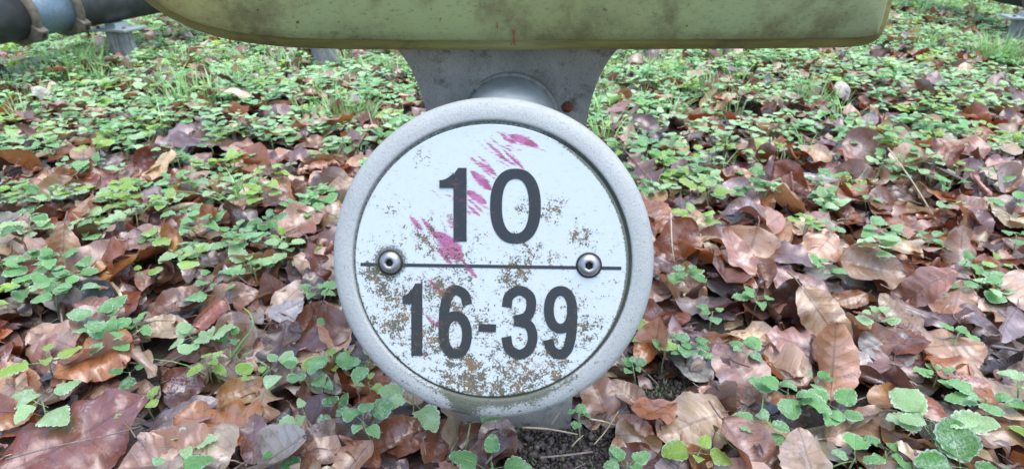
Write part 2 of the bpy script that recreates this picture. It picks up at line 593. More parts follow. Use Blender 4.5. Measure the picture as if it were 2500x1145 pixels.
ped = empty('sign_pedestal', (0, POST_Y + 0.03, 0))
tag(ped, 'grey cast pedestal with round white number plate reading 10 and 16-39', 'sign pedestal')

def build_column():
    z_t, z_j = 0.3835, 0.322
    xl, xr = -0.0650, 0.0590
    pts = []
    n = 12
    # right side up, flare, then left side down (concave fillets under the head)
    pts.append((xr + 0.001, -0.05))
    pts.append((xr, 0.15)); pts.append((xr - 0.002, 0.29))
    for i in range(n + 1):
        t = i / n
        pts.append((xr - 0.002 + 0.044 * (1 - math.cos(t * math.pi / 2 * 0.93)) , 0.310 + (z_t - 0.310) * math.sin(t * math.pi / 2)))
    for i in range(n, -1, -1):
        t = i / n
        pts.append((xl + 0.001 - 0.044 * (1 - math.cos(t * math.pi / 2 * 0.93)), 0.310 + (z_t - 0.310) * math.sin(t * math.pi / 2)))
    pts.append((xl + 0.001, 0.29)); pts.append((xl, 0.15)); pts.append((xl - 0.001, -0.05))
    k = len(pts)
    y0, y1 = POST_Y, POST_Y + 0.065
    v = [(x, y0, z) for x, z in pts] + [(x, y1, z) for x, z in pts]
    f = [tuple(range(k)), tuple(range(2 * k - 1, k - 1, -1))]
    for i in range(k):
        j = (i + 1) % k
        f.append((i, k + i, k + j, j))
    me = mesh_from('column', v, f, smooth=False)
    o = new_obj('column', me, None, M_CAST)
    bevel_mod(o, 0.0045, 3, 50)
    for p in me.polygons: p.use_smooth = True
    o.parent = ped
    o.matrix_parent_inverse = Matrix.Translation(ped.location).inverted()
    return o
column = build_column()

def child_world(o, M):
    """parent to the pedestal while keeping a world matrix"""
    o.parent = ped
    o.matrix_parent_inverse = Matrix.Translation(ped.location).inverted()
    o.matrix_basis = M
    return o

# horizontal tube out of the pedestal head, carrying the cap
tc = on_y(1247, 296, POST_Y)
tube_dir = Vector((-0.07, -1, 0.0)).normalized()
q = tube_dir.to_track_quat('Z', 'Y').to_matrix().to_4x4()
q.translation = tc - tube_dir * 0.02
tl = 0.118
me = lathe('arm_tube', [(0.0, 0), (0.0345, 0), (0.0345, tl), (0.0, tl)], 64)
t = new_obj('arm_tube', me, None, M_TUBE)
child_world(t, q)
bevel_mod(t, 0.001, 2)
# flange ring where the tube meets the head
q2 = q.copy(); q2.translation = tc
me = lathe('tube_collar', [(0.0345, 0.0), (0.0372, 0.0), (0.0372, 0.0016), (0.0362, 0.0026), (0.0346, 0.0028)], 64)
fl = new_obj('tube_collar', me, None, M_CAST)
child_world(fl, q2)
# rusty fixing on the pedestal's shoulder
rv = on_y(1385, 262, POST_Y)
me = lathe('rivet', [(0.0, 0.0022), (0.002, 0.002), (0.0038, 0.0012), (0.0045, 0.0), (0.0045, -0.002)], 20)
M_RUST = mat_plain('rust', (0.16, 0.055, 0.025), 0.9, 0.5, 300, 0.6)
o = new_obj('rivet', me, None, M_RUST)
qq = Vector((0, -1, 0)).to_track_quat('Z', 'Y').to_matrix().to_4x4(); qq.translation = rv
child_world(o, qq)

# wear attributes --------------------------------------------------
PXM = F_PX / DISC_ZC
LICH = [(1030, 392, 26, .55), (950, 520, 45, .45), (975, 575, 55, .45), (1040, 580, 48, .75), (1130, 605, 60, .6), (1280, 512, 38, .75),
        (1350, 512, 30, 1.0), (1420, 572, 30, 1.0), (1300, 603, 42, .65), (1355, 632, 20, .6), (1505, 600, 30, .4), (1250, 668, 45, .95),
        (930, 690, 55, .85), (990, 735, 70, .7), (1085, 715, 60, .75), (1130, 765, 60, .75), (960, 785, 60, .75), (1050, 830, 75, .7),
        (1160, 805, 60, .6), (1290, 745, 60, .45), (1400, 745, 50, .5), (1490, 700, 40, .45), (1350, 845, 60, .7), (1430, 800, 50, .55),
        (1130, 930, 75, 1.0), (1250, 930, 85, .85), (1350, 900, 60, .65), (1000, 885, 50, .5), (1112, 450, 30, .8), (1125, 640, 80, .6),
        (1225, 430, 40, .35), (1370, 470, 20, .6), (920, 600, 40, .5), (1110, 545, 40, .6), (1510, 500, 20, .5)]
REDS = [((1232, 326), (1314, 358), 15, 1.0), ((1222, 333), (1262, 352), 8, .9), ((1183, 344), (1232, 385), 7, .7), ((1205, 372), (1262, 406), 5, .8),
        ((1222, 360), (1282, 416), 6, .85), ((1165, 392), (1214, 430), 8, .9), ((1146, 414), (1200, 464), 17, .95), ((1132, 462), (1188, 498), 15, .85),
        ((1138, 498), (1172, 528), 7, .8), ((1066, 562), (1128, 636), 30, 1.15), ((1060, 600), (1104, 645), 9, .8), ((1090, 520), (1112, 560), 16, .5),
        ((1040, 676), (1082, 720), 9, .75), ((1034, 768), (1078, 804), 8, .75), ((1180, 352), (1150, 330), 4, .3), ((1090, 430), (1130, 470), 10, .45)]

def wear_at(xy, d=-0.0012):
    """xy (n,2) on the sign face -> (n,3) lichen, red, moss"""
    V = np.asarray(SIGN_M)
    P = np.concatenate([xy, np.full((len(xy), 1), d), np.ones((len(xy), 1))], 1) @ V.T
    px, py, _ = to_px(P[:, 0], P[:, 1], P[:, 2])
    l = np.zeros(len(xy))
    for x, y, r, a in LICH:
        l = np.maximum(l, a * np.exp(-(((px - x) ** 2 + (py - y) ** 2) / (r * r)) * 0.75))
    l = l + 0.10 + 0.16 * np.clip((py - 560) / 300, 0, 1) + 0.13 * fbm2(px, py, 4, 3, 0.03)
    # clean strips as in the photograph
    l = l - 0.25 * np.exp(-(((px - 1370) / 130) ** 2 + ((py - 400) / 80) ** 2))
    bd = np.hypot(px - 952, py - 640)
    moss = np.clip(1.0 - np.abs(bd - 32) / 24, 0, 1) * 0.75
    edge = np.hypot(px - 1197, py - 642)
    ang = np.arctan2(py - 642, px - 1197)          # down is +90 deg
    lowb = np.clip((np.sin(ang) - 0.55) / 0.4, 0, 1)
    moss = np.maximum(moss, np.clip((edge - 300) / 40, 0, 1) * lowb * (0.65 + 0.4 * fbm2(px, py, 8, 2, 0.05)))
    rightb = np.clip((np.cos(ang) - 0.2) / 0.5, 0, 1)
    moss = np.maximum(moss, np.clip((edge - 326) / 8, 0, 1) * rightb * 0.8)
    red = np.zeros(len(xy))
    rr_ = np.random.default_rng(19)
    sm = list(REDS)
    for (p0, p1, wd, a) in REDS:
        for _ in range(3):
            ox, oy = rr_.normal(0, wd * 1.3 + 4, 2); e = rr_.uniform(0.5, 1.1)
            sm.append(((p0[0] + ox, p0[1] + oy), (p0[0] + ox + (p1[0] - p0[0]) * e, p0[1] + oy + (p1[1] - p0[1]) * e), wd * 0.28 + 2, a * rr_.uniform(0.45, 0.75)))
    for (x0, y0), (x1, y1), wd, a in sm:
        dx, dy = x1 - x0, y1 - y0
        L = math.hypot(dx, dy)
        s = ((px - x0) * dx + (py - y0) * dy) / L / L
        dd = np.abs((px - x0) * dy - (py - y0) * dx) / L
        ww = wd * 1.2 * np.clip(np.sin(np.pi * np.clip(s, 0.0, 1) ** 1.3), 0.08, 1) ** 0.6
        k = np.clip(1.35 - dd / (ww * 0.62), 0, 1) * np.clip(s * 3.5 + 0.3, 0, 1) * np.clip((1.06 - s) * 9, 0, 1)
        red = np.maximum(red, k * a * 0.85)
    return np.stack([np.clip(l, 0, 1), np.clip(red, 0, 1), np.clip(moss, 0, 1)], 1)

# cap rim (lathe with its own wear on the lower part)
prof = [(0.0, -0.0028), (0.060, -0.0028), (0.0748, -0.0028), (0.0749, -0.0026), (0.0750, -0.0008), (0.0752, -0.0002), (0.0756, 0.0001), (0.0766, 0.0003), (0.0800, 0.0001),
        (0.0836, -0.0006), (0.0856, -0.0022), (0.0869, -0.0048), (0.0878, -0.0085), (0.0880, -0.0125), (0.0875, -0.0165),
        (0.0858, -0.0205), (0.0825, -0.0240), (0.077, -0.0262), (0.06, -0.0275), (0.0, -0.0278)]
NR = 160
me = lathe('rim', prof, NR)
co = np.empty(len(me.vertices) * 3, dtype=np.float32); me.vertices.foreach_get('co', co); co = co.reshape(-1, 3)
ang = np.arctan2(co[:, 1], co[:, 0]); rr = np.hypot(co[:, 0], co[:, 1])
low = np.clip((-np.sin(ang) - 0.45) / 0.5, 0, 1)
rgt = np.clip((np.cos(ang) - 0.3) / 0.6, 0, 1)
nz = 0.5 + 0.5 * fbm2(co[:, 0], co[:, 1], 12, 3, 160)
moss = np.clip(low * (0.05 + 0.42 * nz) + 0.55 * np.exp(-(((ang + 1.75) / 0.09) ** 2)) + 0.45 * low * np.exp(-(((rr - 0.076) / 0.003) ** 2)), 0, 1)
moss = np.maximum(moss, np.clip(1 - np.abs(rr - 0.0748) / 0.0004, 0, 1) * (0.55 + 0.35 * np.maximum(rgt, low)))
wl = np.clip(0.05 + low * 0.42 + rgt * 0.30 * nz, 0, 1)
a4 = np.ones((len(co), 4), dtype=np.float32)
a4[:, 0] = wl; a4[:, 1] = 0; a4[:, 2] = moss
me.attributes.new('wear', 'FLOAT_COLOR', 'POINT').data.foreach_set('color', a4.ravel())
rim = new_obj('rim', me, None, M_RIM)
child_world(rim, SIGN_M)

# plate: fine polar grid so that wear has detail
PLX, PLY = sign_xy(1197.0, 642.0)
PR = 0.0734
nr, na = 110, 360
rad = np.linspace(0.0004, PR, nr)
angs = np.linspace(0, 2 * np.pi, na, endpoint=False)
A, RR = np.meshgrid(angs, rad)
px_ = PLX + RR * np.cos(A); py_ = PLY + RR * np.sin(A)
vz = np.full(px_.size, -0.0012)
v = np.stack([px_.ravel(), py_.ravel(), vz], 1)
wr = wear_at(v[:, :2])
# edge skirt
sk = np.stack([PLX + (PR + 0.0002) * np.cos(angs), PLY + (PR + 0.0002) * np.sin(angs), np.full(na, -0.0030)], 1)
v = np.concatenate([v, sk]); wr = np.concatenate([wr, np.tile([0.2, 0, 0.9], (na, 1))])
fc = grid_faces(na, nr + 1, True)
me = mesh_from('sign_plate', v, fc, True, None, {'wear': wr})
plate = new_obj('sign_plate', me, None, M_PLATE)
child_world(plate, SIGN_M)

def child_plate(o):
    o.parent = plate
    return o

# lettering ---------------------------------------------------------
def catmull(P, per=8):
    P = [np.array(p, float) for p in P]
    P = [2 * P[0] - P[1]] + P + [2 * P[-1] - P[-2]]
    out = []
    for i in range(1, len(P) - 2):
        for k in range(per):
            t = k / per
            out.append(0.5 * ((2 * P[i]) + (-P[i - 1] + P[i + 1]) * t + (2 * P[i - 1] - 5 * P[i] + 4 * P[i + 1] - P[i + 2]) * t ** 2 + (-P[i - 1] + 3 * P[i] - 3 * P[i + 1] + P[i + 2]) * t ** 3))
    out.append(P[-2])
    return np.array(out)

def ribbon(line, wd, closed=False, na_=5):
    line = np.asarray(line, float)
    if closed:
        tan = np.roll(line, -1, 0) - np.roll(line, 1, 0)
    else:
        tan = np.gradient(line, axis=0)
    tan /= np.linalg.norm(tan, axis=1)[:, None]
    nr_ = np.stack([-tan[:, 1], tan[:, 0]], 1)
    wd = np.broadcast_to(np.asarray(wd, float), (len(line),))
    us = np.linspace(-0.5, 0.5, na_)
    V = (line[:, None, :] + nr_[:, None, :] * (us[None, :, None] * wd[:, None, None])).reshape(-1, 2)
    n = len(line)
    F = []
    for i in range(n if closed else n - 1):
        j = (i + 1) % n
        for k in range(na_ - 1):
            F.append((i * na_ + k, i * na_ + k + 1, j * na_ + k + 1, j * na_ + k))
    return V, F

def ellipse(cx, cy, rx, ry, n=72, e=2.25):
    t = np.linspace(0, 2 * np.pi, n, endpoint=False)
    c, s = np.cos(t), np.sin(t)
    return np.stack([cx + rx * np.sign(c) * np.abs(c) ** (2 / e), cy + ry * np.sign(s) * np.abs(s) ** (2 / e)], 1)

def one(x0, x1, yt, yb, xf, yf0, yf1):
    n = 26
    V, F = [], []
    for i in range(n + 1):
        y = yt + (yb - yt) * i / n
        lft = x0 if y > yt + (yf0 - yt) * 0.55 else x0 + (x1 - x0) * 0.36 * (1 - (y - yt) / ((yf0 - yt) * 0.55))
        for k in range(4): V.append((lft + (x1 - lft) * k / 3, y))
    for i in range(n):
        for k in range(3): F.append((i * 4 + k, i * 4 + k + 1, (i + 1) * 4 + k + 1, (i + 1) * 4 + k))
    b = len(V)
    m = 8
    for i in range(m + 1):
        t = i / m
        x = xf + (x0 + 0.5 - xf) * t
        top = yf0 - (yf0 - yt) * 0.62 * t ** 2.2
        for k in range(4): V.append((x, top + (yf1 - top) * k / 3))
    for i in range(m):
        for k in range(3): F.append((b + i * 4 + k, b + i * 4 + k + 1, b + (i + 1) * 4 + k + 1, b + (i + 1) * 4 + k))
    return [(np.array(V), F)]

def six(flip=None):
    hook = catmull([(1141, 744), (1134, 720), (1113, 708), (1095, 720), (1086, 752), (1083, 790), (1083.5, 826)], 8)
    bowl = ellipse(1111.5, 817, 28.5, 46, 64, 2.15)
    out = [ribbon(hook, np.linspace(24, 25, len(hook))), ribbon(bowl, 24, True)]
    if flip:
        cx, cy, sx_, sy_ = flip
        out = [((np.array([cx, cy]) - (V - np.array([1111.5, 785.5])) * np.array([sx_, sy_])), F) for V, F in out]
    return out

def three():
    a = catmull([(1237, 750), (1243, 723), (1268, 709), (1292, 722), (1297, 746), (1287, 772), (1256, 783)], 8)
    b = catmull([(1256, 783), (1290, 793), (1300.5, 823), (1291, 853), (1267, 865), (1243, 851), (1236, 822)], 8)
    return [ribbon(a, 24), ribbon(b, 24)]

def zero():
    L = ellipse(1258.5, 503.5, 47.5, 79, 96, 2.35)
    wd = 25 + 4 * np.abs(np.cos(np.linspace(0, 2 * np.pi, 96, endpoint=False)))
    return [ribbon(L, wd, True)]

def bar(x0, y0, x1, y1, wd, n=14):
    t = np.linspace(0, 1, n)
    return [ribbon(np.stack([x0 + (x1 - x0) * t, y0 + (y1 - y0) * t], 1), wd, False, 4)]

def lettering(name, strokes, z0=-0.00085, label=None):
    V, F, b = [], [], 0
    for i, (v2, f2) in enumerate(strokes):
        z = z0 + i * 0.00006
        loc = np.array([(*sign_xy(x, y, z), z) for x, y in v2])
        # orientation: faces must look out of the plate
        f2 = [tuple(q) for q in f2]
        p0, p1, p2 = (loc[f2[0][0]], loc[f2[0][1]], loc[f2[0][2]])
        if np.cross(p1 - p0, p2 - p0)[2] < 0: f2 = [tuple(reversed(q)) for q in f2]
        V.append(loc); F += [tuple(k + b for k in q) for q in f2]; b += len(loc)
    V = np.concatenate(V)
    me = mesh_from(name, V, F, False, None, {'wear': wear_at(V[:, :2])})
    o = new_obj(name, me, None, M_INK)
    sd = o.modifiers.new('thickness', 'SOLIDIFY'); sd.thickness = 0.0003; sd.offset = -1
    child_plate(o)
    if label: o['label'] = label
    return o

lettering('numeral', one(1107, 1139, 410, 590, 1073, 440, 459), label='black numeral 1 of the upper number 10')
lettering('numeral', zero(), label='black numeral 0 of the upper number 10')
lettering('numeral', one(1004, 1031, 692, 868, 983, 722, 741), label='black numeral 1 of the lower line 16-39')
lettering('numeral', six(), label='black numeral 6 of the lower line 16-39')
lettering('dash', bar(1168, 800, 1211, 801, 19, 6), label='black dash between 16 and 39')
lettering('numeral', three(), label='black numeral 3 of the lower line 16-39')
lettering('numeral', six((1368.5, 787.5, 1.0, 1.0)), label='black numeral 9 of the lower line 16-39')
lettering('divider_line', bar(880, 645.5, 1517, 655, 8, 120), -0.00095)

# bolts
def hexhead():
    n = 48
    a = np.linspace(0, 2 * np.pi, n, endpoint=False) + 0.3
    hexr = 0.0019 / np.cos(((a) % (np.pi / 3)) - np.pi / 6)
    rows = [np.stack([hexr * np.cos(a), hexr * np.sin(a), np.full(n, -0.0004)], 1) * [1, 1, 1],
            np.stack([hexr * np.cos(a), hexr * np.sin(a), np.full(n, 0.00265)], 1)]
    for r, z in [(0.0028, 0.0029), (0.0033, 0.00285), (0.0043, 0.0025), (0.0052, 0.0017), (0.0058, 0.0007), (0.0060, 0.0002), (0.0061, -0.0008)]:
        rows.append(np.stack([r * np.cos(a), r * np.sin(a), np.full(n, z)], 1))
    return mesh_from('bolt', np.concatenate(rows), grid_faces(n, len(rows), True))
hm = hexhead(); hm.materials.append(M_BOLT)
soc = lathe('socket', [(0.0, 0.00012), (0.0024, 0.00012), (0.0024, 0.0)], 24); soc.materials.append(M_DARK)
wash = lathe('washer', [(0.0058, 0.0004), (0.0067, 0.0004), (0.0069, 0.0)], 40); wash.materials.append(M_DARK)
for k, (bx, by) in enumerate([(952, 641), (1438, 648)]):
    x, y = sign_xy(bx, by, 0.0)
    o = bpy.data.objects.new('bolt', hm); C.objects.link(o)
    child_world(o, SIGN_M @ Matrix.Translation((x, y, -0.0008)) @ Matrix.Rotation(k * 0.5, 4, 'Z'))
    for nm, mm in (('socket', soc), ('washer', wash)):
        s2 = bpy.data.objects.new(nm, mm); C.objects.link(s2); s2.parent = o

# ------------------------------------------------------------------ green hull on the pedestal
HY = 0.389                                     # plane of the lower front edge
def hull():
    # outline seen from the front, photograph pixels on the plane y = HY, then closed over the top
    pl = [(300, -52), (350, 0), (385, 28), (430, 54), (490, 80), (560, 99), (640, 111), (720, 118), (850, 122), (1000, 123.5), (1250, 123.5), (1500, 122.5), (1700, 121.5),
          (1900, 120), (2040, 118), (2095, 115), (2128, 107), (2148, 93), (2160, 72), (2171, 40), (2181, 0), (2190, -45)]
    P = [(on_y(x, y, HY).x, on_y(x, y, HY).z) for x, y in pl]
    xr, zr = P[-1]; xl, zl = P[0]
    P += [(xr + 0.002, zr + 0.05), (xr - 0.004, zr + 0.09), (xr - 0.03, zr + 0.112), (xr - 0.10, zr + 0.122), (0.0, zr + 0.126), (xl + 0.10, zr + 0.12), (xl + 0.02, zr + 0.105), (xl - 0.02, zr + 0.075), (xl - 0.025, zr + 0.03)]
    L = catmull(P + [P[0]], 6)[:-1]
    return L
HL = hull()

def inset_loop(L, d):
    tan = np.roll(L, -1, 0) - np.roll(L, 1, 0)
    tan /= np.linalg.norm(tan, axis=1)[:, None]
    nin = np.stack([-tan[:, 1], tan[:, 0]], 1)     # counter-clockwise loop: inward normal
    return L + nin * d

hull_e = empty('plastic_housing', (float(HL[:, 0].mean()), HY + 0.09, float(HL[:, 1].min())))
tag(hull_e, 'long weathered yellow-green plastic housing resting on the grey pedestal head', 'housing')
def loft(name, secs, mat, cap_first=False, cap_last=False):
    V = np.concatenate([np.stack([inset_loop(HL, d)[:, 0], np.full(len(HL), y), inset_loop(HL, d)[:, 1]], 1) for y, d in secs])
    n = len(HL)
    F = [tuple(int(k) for k in q) for q in grid_faces(n, len(secs), True)]
    if cap_first: F.append(tuple(range(n))[::-1])
    if cap_last: F.append(tuple(range((len(secs) - 1) * n, len(secs) * n)))
    V = V - np.array(hull_e.location)
    F = [tuple(reversed(q)) for q in F]
    me = mesh_from(name, V, F)
    o = new_obj(name, me, hull_e, mat)
    return o
def front_shell():
    base = inset_loop(HL, 0.0069)
    cen = np.array([0.5 * (base[:, 0].min() + base[:, 0].max()), 0.5 * (base[:, 1].min() + base[:, 1].max())])
    V = []
    for y, d, kx, kz in [(0.3838, 0.0069, 0, 0), (0.3826, 0.0072, 0, 0), (0.3817, 0.0080, 0, 0), (0.3800, 0.0069, .012, .08), (0.3786, 0.0069, .03, .18), (0.3772, 0.0069, .08, .32), (0.3764, 0.0069, .25, .5), (0.376, 0.0069, .6, .75), (0.376, 0.0069, .985, .985)]:
        Lp = inset_loop(HL, d)
        Lp = cen + (Lp - cen) * np.array([1 - kx, 1 - kz])
        V.append(np.stack([Lp[:, 0], np.full(len(Lp), y), Lp[:, 1]], 1))
    V = np.concatenate(V) - np.array(hull_e.location)
    n = len(HL)
    F = [tuple(int(k) for k in q) for q in grid_faces(n, 9, True)] + [tuple(range(8 * n, 9 * n))]
    return new_obj('front_shell', mesh_from('front_shell', V, F), hull_e, M_HULL)
front_shell()
loft('lower_lip', [(0.3836, 0.0076), (0.3842, 0.0066), (0.3862, 0.0030), (0.3886, 0.0006), (0.3905, 0.0), (0.396, 0.0)], M_LIP)
loft('rear_shell', [(0.396, 0.0006), (0.48, 0.0006), (0.57, 0.0006), (0.582, 0.004), (0.588, 0.012), (0.590, 0.03)], M_HULL, False, True)
# bits of leaf stuck on the front
for (x, y, s, nm) in [(1254, 92, 0.005, 'leaf_fragment'), (1214, 62, 0.0022, 'leaf_fragment')]:
    pv = on_y(x, y, 0.3792) - hull_e.location
    vs = [(-0.3, 0, 1.0), (0.25, 0, 0.9), (0.2, -0.06, 0.2), (0.45, 0, -1.0), (-0.1, -0.05, -0.55), (-0.6, 0, -1.0), (-0.15, -0.06, 0.1)]
    me = mesh_from(nm, [(pv[0] + a * s * 0.6, pv[1] - 0.0012 + b * s, pv[2] + c * s) for a, b, c in vs], [(0, 6, 2, 1), (6, 5, 4, 2), (2, 4, 3)], False)
    o = new_obj(nm, me, hull_e, M_RUST)
    sd = o.modifiers.new('thickness', 'SOLIDIFY'); sd.thickness = 0.0004

# ------------------------------------------------------------------ pipes on stubs
PDIR = Vector((0.185, 1.0, 0.0)).normalized()
PZ = 0.133                                       # underside of the pipes
def run_pipe(name, anchor, back, fwd, rings, label, radius=0.066):
    root = empty(name, (anchor.x, anchor.y, PZ))
    tag(root, label, 'pipe', 'pipes laid on low stubs')
    def piece(nm, s0, s1, r, mat, prof=None, parent=None, off=0):
        c = Vector((0, 0, radius))
        pr = prof or [(0.0, 0), (r - 0.004, 0), (r, 0.003), (r, (s1 - s0) - 0.003), (r - 0.004, s1 - s0), (0, s1 - s0)]
        me = lathe(nm, pr, 48)
        o = new_obj(nm, me, root if parent is None else parent, mat)
        q = PDIR.to_track_quat('Z', 'Y').to_matrix().to_4x4()
        q.translation = c + PDIR * s0
        o.matrix_basis = q
        return o
    if rings:
        r0, r1 = rings
        piece('pipe_run', -back, r0 - 0.004, radius, M_PIPE)
        piece('pipe_run', r1 + 0.004, fwd, radius, M_PIPE)
        piece('coupling_sleeve', r0, r1, radius - 0.001, M_SLEEVE)
        for r in rings:
            bw = 0.026
            ring = piece('clamp_ring', r - bw / 2, r + bw / 2, radius + 0.012, M_CLAMP,
                         [(radius - 0.0005, 0), (radius + 0.009, 0), (radius + 0.014, 0.005), (radius + 0.016, bw * 0.5), (radius + 0.014, bw - 0.005), (radius + 0.009, bw), (radius - 0.0005, bw)])
            # bolting lugs of the clamp, each with a slot, on the side towards the sign
            for sgn in (1,):
                ax = 0.016
                bv = []
                for zz in (-0.003, bw + 0.003):
                    for (xx, yy) in [(-0.006, 0), (0.026, 0.0), (0.032, 0.028), (0.020, 0.048), (-0.006, 0.048)]:
                        bv.append((radius + xx, yy - 0.024, zz))
                fb = [(0, 4, 3, 2, 1), (5, 6, 7, 8, 9)] + [(i, (i + 1) % 5, 5 + (i + 1) % 5, 5 + i) for i in range(5)]
                me = mesh_from('clamp_lug', bv, fb, False)
                lug = new_obj('clamp_lug', me, ring, M_CLAMP)
                lug.rotation_euler = (0, 0, LUG_A)
                bevel_mod(lug, 0.003, 2)
                sv = [(radius + 0.0255 + 0.006 * yy / 0.028, yy - 0.024, zz) for zz in (bw * 0.5 - 0.006, bw * 0.5 + 0.006) for yy in (0.006, 0.022)]
                sv2 = [(x + 0.0016, y, z) for x, y, z in sv]
                me = mesh_from('lug_slot', sv + sv2, [(4, 5, 7, 6), (0, 2, 3, 1), (0, 1, 5, 4), (2, 6, 7, 3), (0, 4, 6, 2), (1, 3, 7, 5)], False)
                sl = new_obj('lug_slot', me, ring, M_DARK)
                sl.rotation_euler = (0, 0, LUG_A)
    else:
        piece('pipe_run', -back, fwd, radius, M_PIPE)
    return root
LUG_A = R(-120)

def stub(base, yaw, label, plate_w=0.145, h=None, saddle=0.0, wide=0.088):
    z0 = float(hg(base.x, base.y))
    h = PZ - 0.022 if h is None else h
    root = empty('support_stub', (base.x, base.y, z0), (0, 0, yaw))
    tag(root, label, 'support stub', 'low stubs carrying the pipes')
    zt = h - z0
    # half-round wooden stub: rounded front, split crack
    n = 20
    sec = []
    for k in range(n):
        a = 2 * math.pi * k / n
        r = wide / 2 * (1 + 0.05 * math.sin(3 * a + 1) + 0.03 * math.sin(7 * a))
        if k == 16: r *= 0.84
        sec.append((r * math.cos(a), r * 0.95 * math.sin(a)))
    V, zs = [], [-0.08, 0.0, zt * 0.4, zt * 0.8, zt]
    for z in zs:
        s = 1.0 - 0.05 * (z / max(zt, 0.01))
        V += [(x * s, y * s, z) for x, y in sec]
    F = [tuple(q) for q in grid_faces(n, len(zs), True)] + [tuple(range((len(zs) - 1) * n, len(zs) * n))]
    new_obj('post', mesh_from('post', V, F, False), root, M_POST)
    w2, d2 = plate_w / 2, 0.052
    pv = [(sx * w2, sy * d2, zt + zz) for zz in (0.0, 0.009) for sx, sy in ((-1, -1), (1, -1), (1, 1), (-1, 1))]
    pf = [(3, 2, 1, 0), (4, 5, 6, 7), (0, 1, 5, 4), (1, 2, 6, 5), (2, 3, 7, 6), (3, 0, 4, 7)]
    pl = new_obj('top_plate', mesh_from('top_plate', pv, pf, False), root, M_ZINC)
    bevel_mod(pl, 0.002, 2)
    bm_ = lathe('plate_bolt', [(0.0, 0.006), (0.0055, 0.006), (0.0065, 0.004), (0.0065, 0.0)], 6, False)
    bm_.materials.append(M_CLAMP)
    for bx in (-w2 * 0.72, w2 * 0.72):
        b = bpy.data.objects.new('plate_bolt', bm_); C.objects.link(b); b.parent = pl
        b.location = (bx, -d2 * 0.55, zt + 0.009)
    # saddle bracket up to the pipe
    sh = PZ + 0.004 - (z0 + zt + 0.009)
    sv = [(sx * 0.020, sy * 0.03, zt + 0.0085 + zz) for zz in (0.0, sh) for sx, sy in ((-1, -1), (1, -1), (1, 1), (-1, 1))]
    new_obj('saddle', mesh_from('saddle', sv, pf, False), root, M_ZINC)
    return root

# left line: stub base at (312,150); the pipe passes over it
bL = on_z(312, 152)
anchorL = bL.copy()
LUG_A = R(-140)
run_pipe('steel_pipe', anchorL + Vector((-0.035, 0, 0)), 1.6, 3.4, (-0.325, -0.165), 'dark grey pipe with blue-grey sleeve and two rusty clamp rings', 0.070)
stub(bL, R(-11), 'grey wooden stub with metal plate under the dark clamped pipe')
bM = on_z(793, 152)
stub(bM, R(4), 'grey wooden stub standing behind the green housing, its top hidden by it', 0.13)
bR = on_z(2478, 118)
LUG_A = R(150)
run_pipe('steel_pipe', bR + Vector((0.07, 0, 0)), 1.8, 3.0, (-0.11, 0.05), 'dark pipe on the stub with a grass tuft at its foot', 0.06)
stub(bR, R(-16), 'grey wooden stub with a grass tuft growing at its foot', 0.15)
PIPE_FEET = [(bL.x, bL.y), (bM.x, bM.y), (bR.x, bR.y)]

